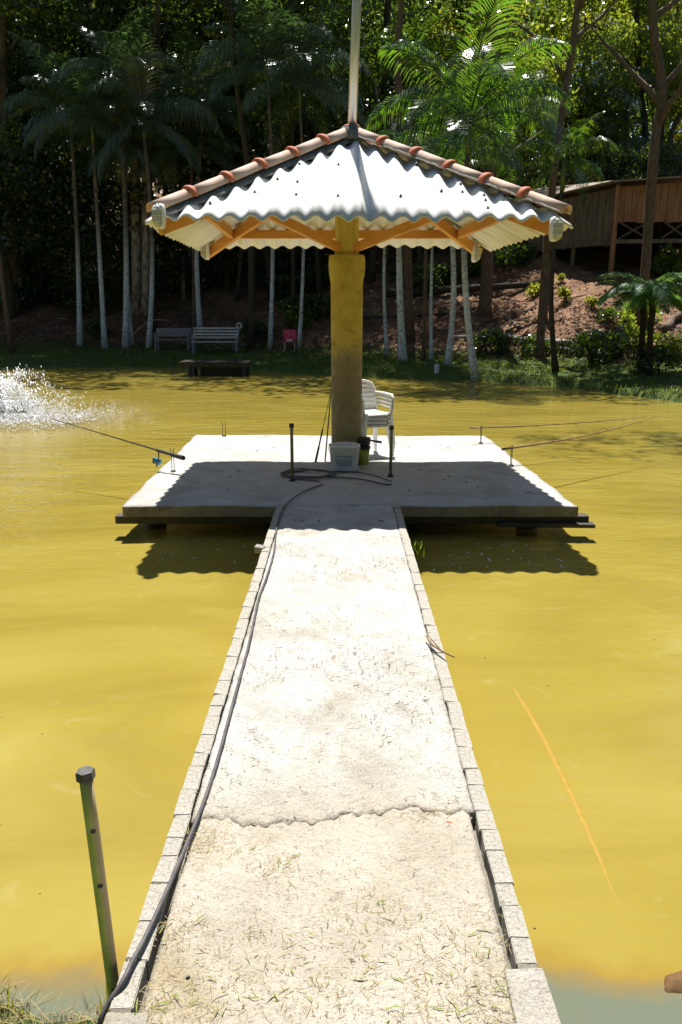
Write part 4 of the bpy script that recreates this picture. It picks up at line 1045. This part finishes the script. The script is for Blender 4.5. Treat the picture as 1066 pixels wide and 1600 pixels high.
# forest rows
lab = {'d': 'dark broadleaf tree standing in the shaded forest behind the palms', 'm': 'sunlit broadleaf tree with backlit leaves standing in the forest behind the pond', 'l': 'yellow-green leafy tree at the back of the forest on the right'}
def filler(x, y, kind, cs, h, crz=0):
    z0 = gz(x, y)-.1; c = {'d': CR_dark, 'm': CR_mid, 'l': CR_lite, 'o': CR_open}[kind]; kind = 'd' if kind == 'o' else kind
    tree([(x, y, z0), (x+rnd.uniform(-.4, .4), y, z0+h*.4), (x+rnd.uniform(-.8, .8), y, z0+h*.75), (x+rnd.uniform(-1, 1), y, z0+h)], rnd.uniform(.10, .2), .06, rnd.choice([M_darkbark, M_bark, M_darkbark]), rnd.choice(c), cs, lab[kind], limbs=3, group={'d': 'shaded forest trees', 'm': 'sunlit forest trees', 'l': 'yellow-green forest trees'}[kind])
for x in np.arange(-19, 3, 3.1): filler(x+rnd.uniform(-.8, .8), 38+rnd.uniform(-1.5, 1.5), 'd', 1.1, rnd.uniform(4, 8))
for x in np.arange(-22, 4, 3.6): filler(x+rnd.uniform(-.8, .8), 43+rnd.uniform(-1.5, 1.5), 'd', 1.35, rnd.uniform(8, 11))
for x in np.arange(-26, 6, 4.2): filler(x+rnd.uniform(-.8, .8), 49+rnd.uniform(-1.5, 1.5), 'd', 1.6, rnd.uniform(10, 13))
for x in np.arange(3, 18, 3.4): filler(x+rnd.uniform(-.6, .6), 41+rnd.uniform(-1, 1.5), 'm', .95, rnd.uniform(4, 9))
for x in np.arange(4, 26, 3.4): filler(x+rnd.uniform(-.6, .6), 45+rnd.uniform(-1.5, 1.5), rnd.choice('ml'), 1.15, rnd.uniform(5, 10))
for x in np.arange(6, 30, 4.0): filler(x+rnd.uniform(-.6, .6), 52+rnd.uniform(-1.5, 1.5), 'l', 1.3, rnd.uniform(7, 11))
for x, y in ((-5.5, 39), (-3.2, 41), (-1, 39.5), (-6.5, 44), (-2.5, 46)): filler(x, y, 'm', .85, rnd.uniform(5, 8))
# canopy trees whose crowns hang above the frame and shade the bank
for x, y in ((-13, 31.5), (-8, 34.5), (-3.5, 31), (2.5, 29)):
    filler(x, y, 'o', 1.35, 13.5-gz(x, y)+1.5)
# far wood: one mass
def wood_pts(n):
    x = rs.uniform(-34, 44, n); y = rs.uniform(54, 62, n); g_ = ground(x, y)
    top_ = np.where(x < 8, 17, np.where(x < 16, 10, 5.0)+1.5*np.sin(x*.9))
    z = g_+rs.uniform(0, 1, n)*top_; return np.stack([x, y, z], -1)
P = wood_pts(80000); keep = (np.sin(P[:, 0]*1.1)*np.sin(P[:, 2]*1.3+P[:, 0])+np.sin(P[:, 0]*.37+P[:, 1])) > -.9
V, F = leaves(P[keep], .28)
tag(link('far_wood', np_mesh('far_wood', V, F, M_leaf_dark)), 'dense far wood closing off the hillside', 'wood', kind='stuff')
# unseen wood around the rest of the pond, put in to cut sky fill
n = 60000; a = rs.uniform(0, 1, n); x = np.where(a < .5, rs.uniform(-42, 42, n), np.where(a < .75, rs.uniform(-42, -34, n), rs.uniform(24, 34, n)))
y = np.where(a < .5, rs.uniform(-18, -9, n), rs.uniform(-14, 36, n)); z = rs.uniform(0, 1, n)**.8*15
V, F = leaves(np.stack([x, y, z], -1), .55)
tag(link('unseen_shore_wood', np_mesh('unseen_shore_wood', V, F, M_leaf_dark)), 'unseen wood put round the near and side shores to block sky light', 'wood', kind='stuff')
# understorey
def shrub_mesh(m, n, r, size, name='foliage'):
    cl = [(rnd.uniform(-r, r)*.7, rnd.uniform(-r, r)*.7, rnd.uniform(.2, 1.0)*r) for _ in range(9)]
    P = clump_pts(n, cl, r*.5, .8); P[:, 2] = np.abs(P[:, 2]); V, F = leaves(P, size); return np_mesh(name, V, F, m)
SH = {'d': [shrub_mesh(M_leaf_dark, 1100, .8, .11) for _ in range(2)], 'm': [shrub_mesh(M_leaf_mid, 800, .6, .10) for _ in range(2)], 'l': [shrub_mesh(M_leaf_lite, 450, .45, .09) for _ in range(2)]}
stemm = MB()
for k in range(5): stemm.tube([(0, 0, -.1), (rnd.uniform(-.1, .1), rnd.uniform(-.1, .1), .3), (rnd.uniform(-.35, .35), rnd.uniform(-.35, .35), .75)], [.018, .012, .004], 5)
STM = stemm.mesh('stems', M_darkbark)
def shrub(px, py, kind, s_, label, grp=None):
    p = hit(px, py); r = empty('shrub', p, label, 'shrub', grp)
    o = link('foliage', rnd.choice(SH[kind]), r); o.scale = (s_,)*3; o.rotation_euler.z = rnd.uniform(0, 6.28)
    o = link('stems', STM, r); o.scale = (s_,)*3
for a in ((150, 528, 'd', .7, 'low spiky-looking shrub between the first two whitewashed palms'), (470, 510, 'm', 1.2, 'pale leafy shrub behind the pink chair'), (400, 535, 'd', .8, 'small shrub left of the palm right of the bench'),
          (760, 555, 'd', .8, 'glossy low shrub right of the waterside palm'), (925, 572, 'd', 1.0, 'glossy low shrub below the red soil slope'), (980, 540, 'm', 1.1, 'leafy shrub left of the fern trunks'), (1000, 500, 'm', 1.0, 'shrub just under the fern fronds'),
          (885, 470, 'l', .8, 'bright sprouting plant on the red slope beside the dark palm'), (832, 465, 'l', .9, 'bright plant on the slope left of the dark palm'), (925, 480, 'l', .6, 'small sprout in the middle of the red slope'), (1045, 560, 'm', .9, 'low shrub at the right edge above the grass'),
          (880, 440, 'l', .5, 'small yellow-green plant at the top of the red slope'), (960, 425, 'm', .6, 'mossy plant on the ledge under the hut'), (1050, 430, 'm', 1.3, 'bush right of the S-bent trunk in front of the hut'), (950, 505, 'd', .5, 'small dark plant beside the stump'),
          (1030, 585, 'd', .7, 'low dark plant at the foot of the fern trunks'), (840, 555, 'd', .6, 'low plant at the foot of the bare trunk')):
    shrub(*a)
for i in range(26):
    px = rnd.uniform(0, 800); py = rnd.uniform(405, 500)
    shrub(px, py, 'd' if px < 560 else rnd.choice('dm'), rnd.uniform(.6, 1.3), 'dark undergrowth shrub on the shaded slope behind the palms', 'undergrowth shrubs on the shaded slope')
# big dark-leaved background shrubs filling the shade under the canopy
for i in range(18):
    x = -20+i*2.2+rnd.uniform(-.5, .5); y = 39.5+rnd.uniform(-2, 3); z = gz(x, y)
    r = empty('shrub', (x, y, z), 'tall dark bush filling the forest shade behind the palms', 'shrub', 'tall dark bushes in the forest shade')
    o = link('foliage', rnd.choice(CR_dark), r, (0, 0, 1.8)); o.scale = (.62, .5, .75); o.rotation_euler.z = rnd.uniform(0, 6)
    o = link('stems', STM, r); o.scale = (2,)*3
# tree ferns on the right
FF = [frond_mesh(1.55, 1.0, .25, m=M_fernleaf, nl=52, ll=.42, lw=.019, up0=.55), frond_mesh(1.5, 1.4, .5, m=M_fernleaf, nl=52, ll=.40, lw=.019, up0=.35), frond_mesh(1.4, .9, .6, m=M_fernleaf, nl=48, ll=.38, lw=.019, up0=.05)]
for bx, by, tx, ty, lb in ((1001, 582, 1006, 462, 'left tree fern with dark fibrous trunk near the right edge'), (1015, 586, 1020, 448, 'right tree fern with dark fibrous trunk near the right edge')):
    b = hit(bx, by); b.z -= .1; t_ = at(tx, ty, b.y)-b; r = empty('tree_fern', b, lb, 'tree fern', 'tree ferns near the right edge')
    mb = MB(); mb.tube([t_*(k/7)+Vector((rnd.uniform(-.02, .02), 0, 0)) for k in range(8)], .075, 10, wob=.15); build(mb, 'trunk', M_fern_bark, r, True)
    put_fronds(r, t_, 1.0, 10, sets=([FF[0]], [FF[1]], [FF[2], FF[1]]), a0=rnd.random())
# grass on the banks
def bankgrass():
    while True:
        x = rnd.uniform(-16, 11); s0 = float(shore(x)); yb_ = float(np.interp(x, BX, BY)); y = rnd.uniform(s0+.15, yb_+.5)
        if math.sin(x*2.3)*math.sin(y*3.1+x)+rnd.uniform(-.9, .9) > -.5: return x, y, gz(x, y)
blades('bank_grass', M_grass, bankgrass, 30000, .04, .14, .011, 'short grass along the far bank', .02, arch=1.2)
# leaf litter
n = 26000; x = rs.uniform(-16, 15, n); y = np.interp(x, BX, BY)-.6+np.abs(rs.normal(0, 4.5, n)); z = ground(x, y)+.03
V, F = leaves(np.stack([x, y, z], -1), .10, .5); V = V.copy(); zz = np.repeat(z, 4); V[:, 2] = zz+(V[:, 2]-zz)*.35
tag(link('leaf_litter', np_mesh('leaf_litter', V, F, M_litter)), 'dry fallen leaves covering the slope', 'leaf litter', kind='stuff')

# logs, stump, sticks
def log(a, b, r_, m, label, grp='fallen logs on the slope', name='fallen_log'):
    a = hit(*a); b = hit(*b); a.z += r_*.5; b.z += r_*.5
    mb = MB(); mb.tube([p+Vector((0, 0, 0)) for p in limb_pts(a, b, .08, 7)], [r_*(1-.35*k/7) for k in range(8)], 9, wob=.1); tag(build(mb, name, m, None, True), label, 'log', grp)
log((600, 462), (835, 448), .17, M_darkbark, 'long mossy log lying across the upper slope')
log((835, 448), (868, 425), .14, M_darkbark, 'short log end rising to the brown trunk')
log((770, 530), (960, 545), .13, M_palebark, 'pale log lying along the foot of the slope')
log((790, 500), (812, 515), .11, M_bark, 'short stub log on the slope left of the bare trunk')
log((700, 530), (800, 525), .08, M_palebark, 'thin pale log in the shade behind the palms')
log((855, 548), (960, 560), .12, M_darkbark, 'dark log in front of the pale one')
log((1000, 480), (1066, 455), .09, M_palebark, 'pale branch pointing up at the right edge')
log((1035, 520), (1066, 490), .16, M_bark, 'thick brown log at the right edge')
log((570, 500), (700, 492), .10, M_darkbark, 'dark log crossing the shaded slope behind the column')
log((820, 490), (862, 462), .06, M_bark, 'thin root-like branch on the slope at the bare trunk')
log((930, 500), (975, 478), .07, M_darkbark, 'dark branch leaning on the stump')
p = hit(962, 555); mb = MB(); mb.tube([p, p+Vector((.02, 0, .35)), p+Vector((-.02, 0, .82))], [.24, .19, .18], 10, wob=.12)
tag(build(mb, 'tree_stump', M_darkbark, None, True), 'dark broken stump on the slope left of the ferns', 'stump')
SK = []
for k in range(5):
    b = MB(); b.tube(limb_pts((0, 0, 0), (rnd.uniform(.6, 1.3), rnd.uniform(-.2, .2), rnd.uniform(0, .15)), .08, 5), [.022, .02, .018, .014, .01, .006], 5); SK.append(b.mesh('branch', M_palebark if k % 2 else M_bark))
for i in range(110):
    px = rnd.uniform(560, 1060) if i < 80 else rnd.uniform(60, 540); p = hit(px, rnd.uniform(455, 550)); o = link('fallen_branch', SK[i % 5], None, p+Vector((0, 0, .05))); o.rotation_euler = (rnd.uniform(-.2, .2), rnd.uniform(-.3, .2), rnd.uniform(-1.2, 1.2)); s_ = rnd.uniform(.5, 1.3); o.scale = (s_,)*3
    tag(o, 'dry fallen branch lying on the wooded slope', 'branch', 'fallen branches on the slope')
# bent pale stem left of the bench
mb = MB(); mb.tube([at(199, 560, 29.5), at(207, 525, 29.5), at(218, 512, 29.5), at(232, 502, 29.5), at(247, 499, 29.5), at(262, 501, 29.5)], [.02, .018, .015, .015, .012, .006], 5)
tag(build(mb, 'bent_stem', M_palebark, None, True), 'thin pale stem arching over to the small bench', 'stem')

# benches
def bench(pl, label, slat_m, w_, d_, sl_back, zs, h, arm=False):
    r = empty('garden_bench', pl, label, 'bench', 'slatted benches on the far bank')
    for k in range(sl_back):
        mb = MB(); mb.box((0, .22+.03*k, zs+.16+k*(h-zs-.16)/max(1, sl_back-1)), (w_, .025, .065)); build(mb, 'back_slat', slat_m, r)
    for k in range(4):
        mb = MB(); mb.box((0, -.2+.11*k, zs), (w_, .085, .03)); build(mb, 'seat_slat', slat_m, r)
    for x in (-w_/2+.06, w_/2-.06):
        mb = MB(); mb.beam((x, .18, -.1), (x, .33, h+.04), .06, .06); build(mb, 'leg', M_oldpaint, r)
        mb = MB(); mb.beam((x, -.22, -.1), (x, -.20, zs+.2), .06, .06); build(mb, 'leg', M_oldpaint, r)
        mb = MB(); mb.beam((x, -.24, zs+.2), (x, .26, zs+.22), .06, .04); build(mb, 'armrest', slat_m, r)
    return r
p = hit(271, 547); bench((p.x, p.y, p.z), 'small grey slatted bench left of the white one', M_oldpaint, 1.40, .5, 4, .40, .80)
p = hit(337, 553); bench((p.x, p.y, p.z), 'larger pale slatted bench at the little jetty', M_pale, 1.75, .5, 4, .45, .95)
# wheel-armed lever beside the bench
a = hit(363, 550); r = empty('lever_post', a, 'grey slanting post with a round head right of the pale bench', 'post')
mb = MB(); mb.tube([(0, 0, -.05), at(374, 512, a.y)-a], [.05, .045], 8); build(mb, 'shaft', M_oldpaint, r, True)
mb = MB(); c = at(374, 509, a.y)-a; mb.tube([c+Vector((.09*math.cos(q), 0, .09*math.sin(q))) for q in [i*math.pi/6 for i in range(13)]], .035, 6); build(mb, 'ring', M_pale, r, True)
# little jetty
q = onz(330, 592, 0); jt = empty('small_jetty', (q.x, q.y+.9, 0), 'small dark wooden jetty at the water below the pale bench', 'jetty'); jt.rotation_euler.z = -.04
for k in range(9):
    mb = MB(); mb.box((-1.0+.235*k, .45, .42+rnd.uniform(-.005, .005)), (.22, .9, .035)); build(mb, 'plank', M_darkwood if k % 4 else M_greyplank, jt)
for x in (-.8, .85):
    for y in (0.1, .8): mb = MB(); mb.tube([(x, y, -.5), (x, y, .40)], .07, 8); build(mb, 'pile', M_darkwood, jt, True)
mb = MB(); mb.beam((-1.1, .06, .345), (1.0, .06, .345), .06, .12); build(mb, 'bearer', M_darkwood, jt)
mb = MB(); mb.box((.2, .4, .16), (1.5, .1, .42)); build(mb, 'skirt', M_darkwood, jt)
# pink chair
p = hit(453, 549); r = empty('pink_chair', p, 'small pink plastic chair by the thin palm on the far bank', 'chair')
mb = MB(); mb.box((0, 0, .36), (.46, .42, .03)); build(mb, 'seat', M_pink, r, bevel=.01)
mb = MB(); mb.box((0, .22, .60), (.48, .03, .40), Matrix.Rotation(-.15, 3, 'X')); build(mb, 'backrest', M_pink, r, bevel=.02)
for x in (-.2, .2):
    for y in (-.18, .2): mb = MB(); mb.tube([(x, y, 0), (x*.9, y*.9, .36)], .018, 6); build(mb, 'leg', M_galv, r)
mb = MB(); mb.box((0, -.0, .42), (.22, .16, .09)); tag(build(mb, 'cloth_bundle', M_dirtywhite, None, bevel=.03, loc=(p.x, p.y, p.z-.02)), 'pale bundle lying on the pink chair', 'bundle')
# stakes in the far water
for px, py, h, lb in ((682, 592, .42, 'short white stake standing at the far waterline'), (597, 586, .3, 'short dark stake with a pale tip at the waterline near the column')):
    q = onz(px, py, 0); mb = MB(); mb.tube([(0, 0, -.3), (0, 0, h)], .07, 8); tag(build(mb, 'stake', M_pale if h > .4 else M_darkbark, None, True, loc=q), lb, 'stake')

# ---------------------------------------------------------------- hut
C0 = at(962, 400, 31); gzc = gz(10.3, 31)
hut = empty('wooden_hut', (10.3, 31, gzc), 'raised reddish plank hut on stilts up the right slope', 'hut'); HO = Vector((10.3, 31, gzc))
def wall(a, b, zb0, zb1, zt0, zt1, m, pw=.24):
    a = Vector(a); b = Vector(b); d = b-a; L = d.length; n = int(L/pw); e_ = d.normalized(); nrm_ = Vector((-e_.y, e_.x, 0))
    for k in range(n):
        f0 = k/n; f1 = (k+1)/n; g_ = .006; q = rnd.uniform(-.012, .012)
        p0 = a+e_*(L*f0+g_)+nrm_*q; p1 = a+e_*(L*f1-g_)+nrm_*q; dz = rnd.uniform(-.03, .03)
        zb = zb0+(zb1-zb0)*(f0+f1)/2+dz; zt = zt0+(zt1-zt0)*(f0+f1)/2; mb = MB(); vs = []
        for t_ in (0, .025):
            for p, z in ((p0, zb), (p1, zb), (p1, zt), (p0, zt)): vs.append((p.x+nrm_.x*t_-HO.x, p.y+nrm_.y*t_-HO.y, z-HO.z))
        mb.add(vs, [(0, 1, 2, 3), (7, 6, 5, 4), (0, 4, 5, 1), (1, 5, 6, 2), (2, 6, 7, 3), (3, 7, 4, 0)]); build(mb, 'plank', m, hut)
zc = lambda px, py, d: at(px, py, d).z
A0 = (10.3, 31, 0); A1 = (13.9, 30.2, 0); B1 = (7.6, 33.5, 0)
ztA = zc(962, 292, 31); zbA = zc(962, 348, 31); zbal = zc(962, 378, 31)
wall(A0, A1, zbA, zbA-.05, ztA, ztA+.15, M_redplank)
wall(B1, A0, zc(850, 392, 33.5), zc(960, 384, 31), zc(850, 322, 33.5), ztA, M_greyplank)
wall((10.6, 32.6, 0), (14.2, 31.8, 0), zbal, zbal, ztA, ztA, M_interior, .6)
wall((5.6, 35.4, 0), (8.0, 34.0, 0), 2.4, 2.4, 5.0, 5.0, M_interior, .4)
def hb(a, b, w_, h_, name, m): mb = MB(); mb.beam(Vector(a)-HO, Vector(b)-HO, w_, h_); build(mb, name, m, hut)
hb((10.22, 30.92, gzc-.5), (10.22, 30.92, ztA+.05), .16, .16, 'corner_post', M_redplank)
hb((12.75, 30.4, gzc-.8), (12.75, 30.4, zbA+.1), .12, .12, 'post', M_greyplank)
hb((13.8, 30.15, gzc-.8), (13.8, 30.15, ztA), .14, .14, 'post', M_greyplank)
hb((7.9, 33.3, gz(7.9, 33.3)-.3), (7.9, 33.3, zc(860, 392, 33.3)), .14, .14, 'stilt', M_greyplank)
hb((9.1, 32.2, gz(9.1, 32.2)-.3), (9.1, 32.2, zc(900, 388, 32.2)), .14, .14, 'stilt', M_greyplank)
hb((10.2, 30.9, zbal), (13.9, 30.1, zbal-.02), .10, .14, 'floor_beam', M_greyplank)
hb((7.6, 33.45, zc(850, 392, 33.5)), (10.2, 30.95, zbal), .10, .12, 'floor_beam', M_greyplank)
for xa, xb in ((10.4, 11.4), (11.9, 12.7)):
    ya = 31-(xa-10.3)*.22-.06; yb2 = 31-(xb-10.3)*.22-.06
    hb((xa, ya, zbal+.1), (xb, yb2, zbA), .05, .06, 'cross_brace', M_bark)
    hb((xa, ya-.03, zbA), (xb, yb2-.03, zbal+.1), .05, .06, 'cross_brace', M_bark)
# floor, side, roof
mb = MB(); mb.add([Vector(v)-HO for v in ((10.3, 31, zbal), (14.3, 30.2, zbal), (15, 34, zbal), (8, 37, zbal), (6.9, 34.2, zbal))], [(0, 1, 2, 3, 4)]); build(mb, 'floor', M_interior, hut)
mb = MB(); rf = [(7.0, 33.9, zc(850, 318, 33.5)), (9.9, 30.5, ztA+.10), (14.8, 29.6, ztA+.28), (16, 34.5, ztA+.9), (8, 38, ztA+.8)]
vs = [Vector(v)-HO for v in rf]; vs += [v+Vector((0, 0, .05)) for v in vs]
mb.add(vs, [(4, 3, 2, 1, 0), (5, 6, 7, 8, 9)]+[(k, (k+1) % 5, 5+(k+1) % 5, 5+k) for k in range(5)]); build(mb, 'roof', M_hutroof, hut)

# tree on the right shore, out of the frame, whose bough hangs over the water
tb = (11.5, 15.5, gz(11.5, 15.5)-.1)
rt = tree([tb, (11.3, 15.6, 4), (10.6, 15.8, 8), (9.6, 16, 11)], .22, .12, M_bark, CR_open[0], .9, 'leaning tree on the right shore with a bough over the water', limbs=3, name='shore_tree', group=None)
TB = Vector(tb)
mb = MB(); mb.tube([Vector(v)-TB for v in ((10.6, 15.8, 8), (8.6, 16.2, 10.2), (6.4, 16.6, 11.6), (4.2, 16.8, 12.4))], [.09, .07, .05, .02], 6); build(mb, 'bough', M_bark, rt, True)
for x, y, z, c in ((6.4, 16.6, 12.2, .55), (4.3, 17.0, 12.6, .5)):
    o = link('crown', CR_open[1], rt, Vector((x, y, z))-TB); o.scale = (c, c*.8, c*.6)
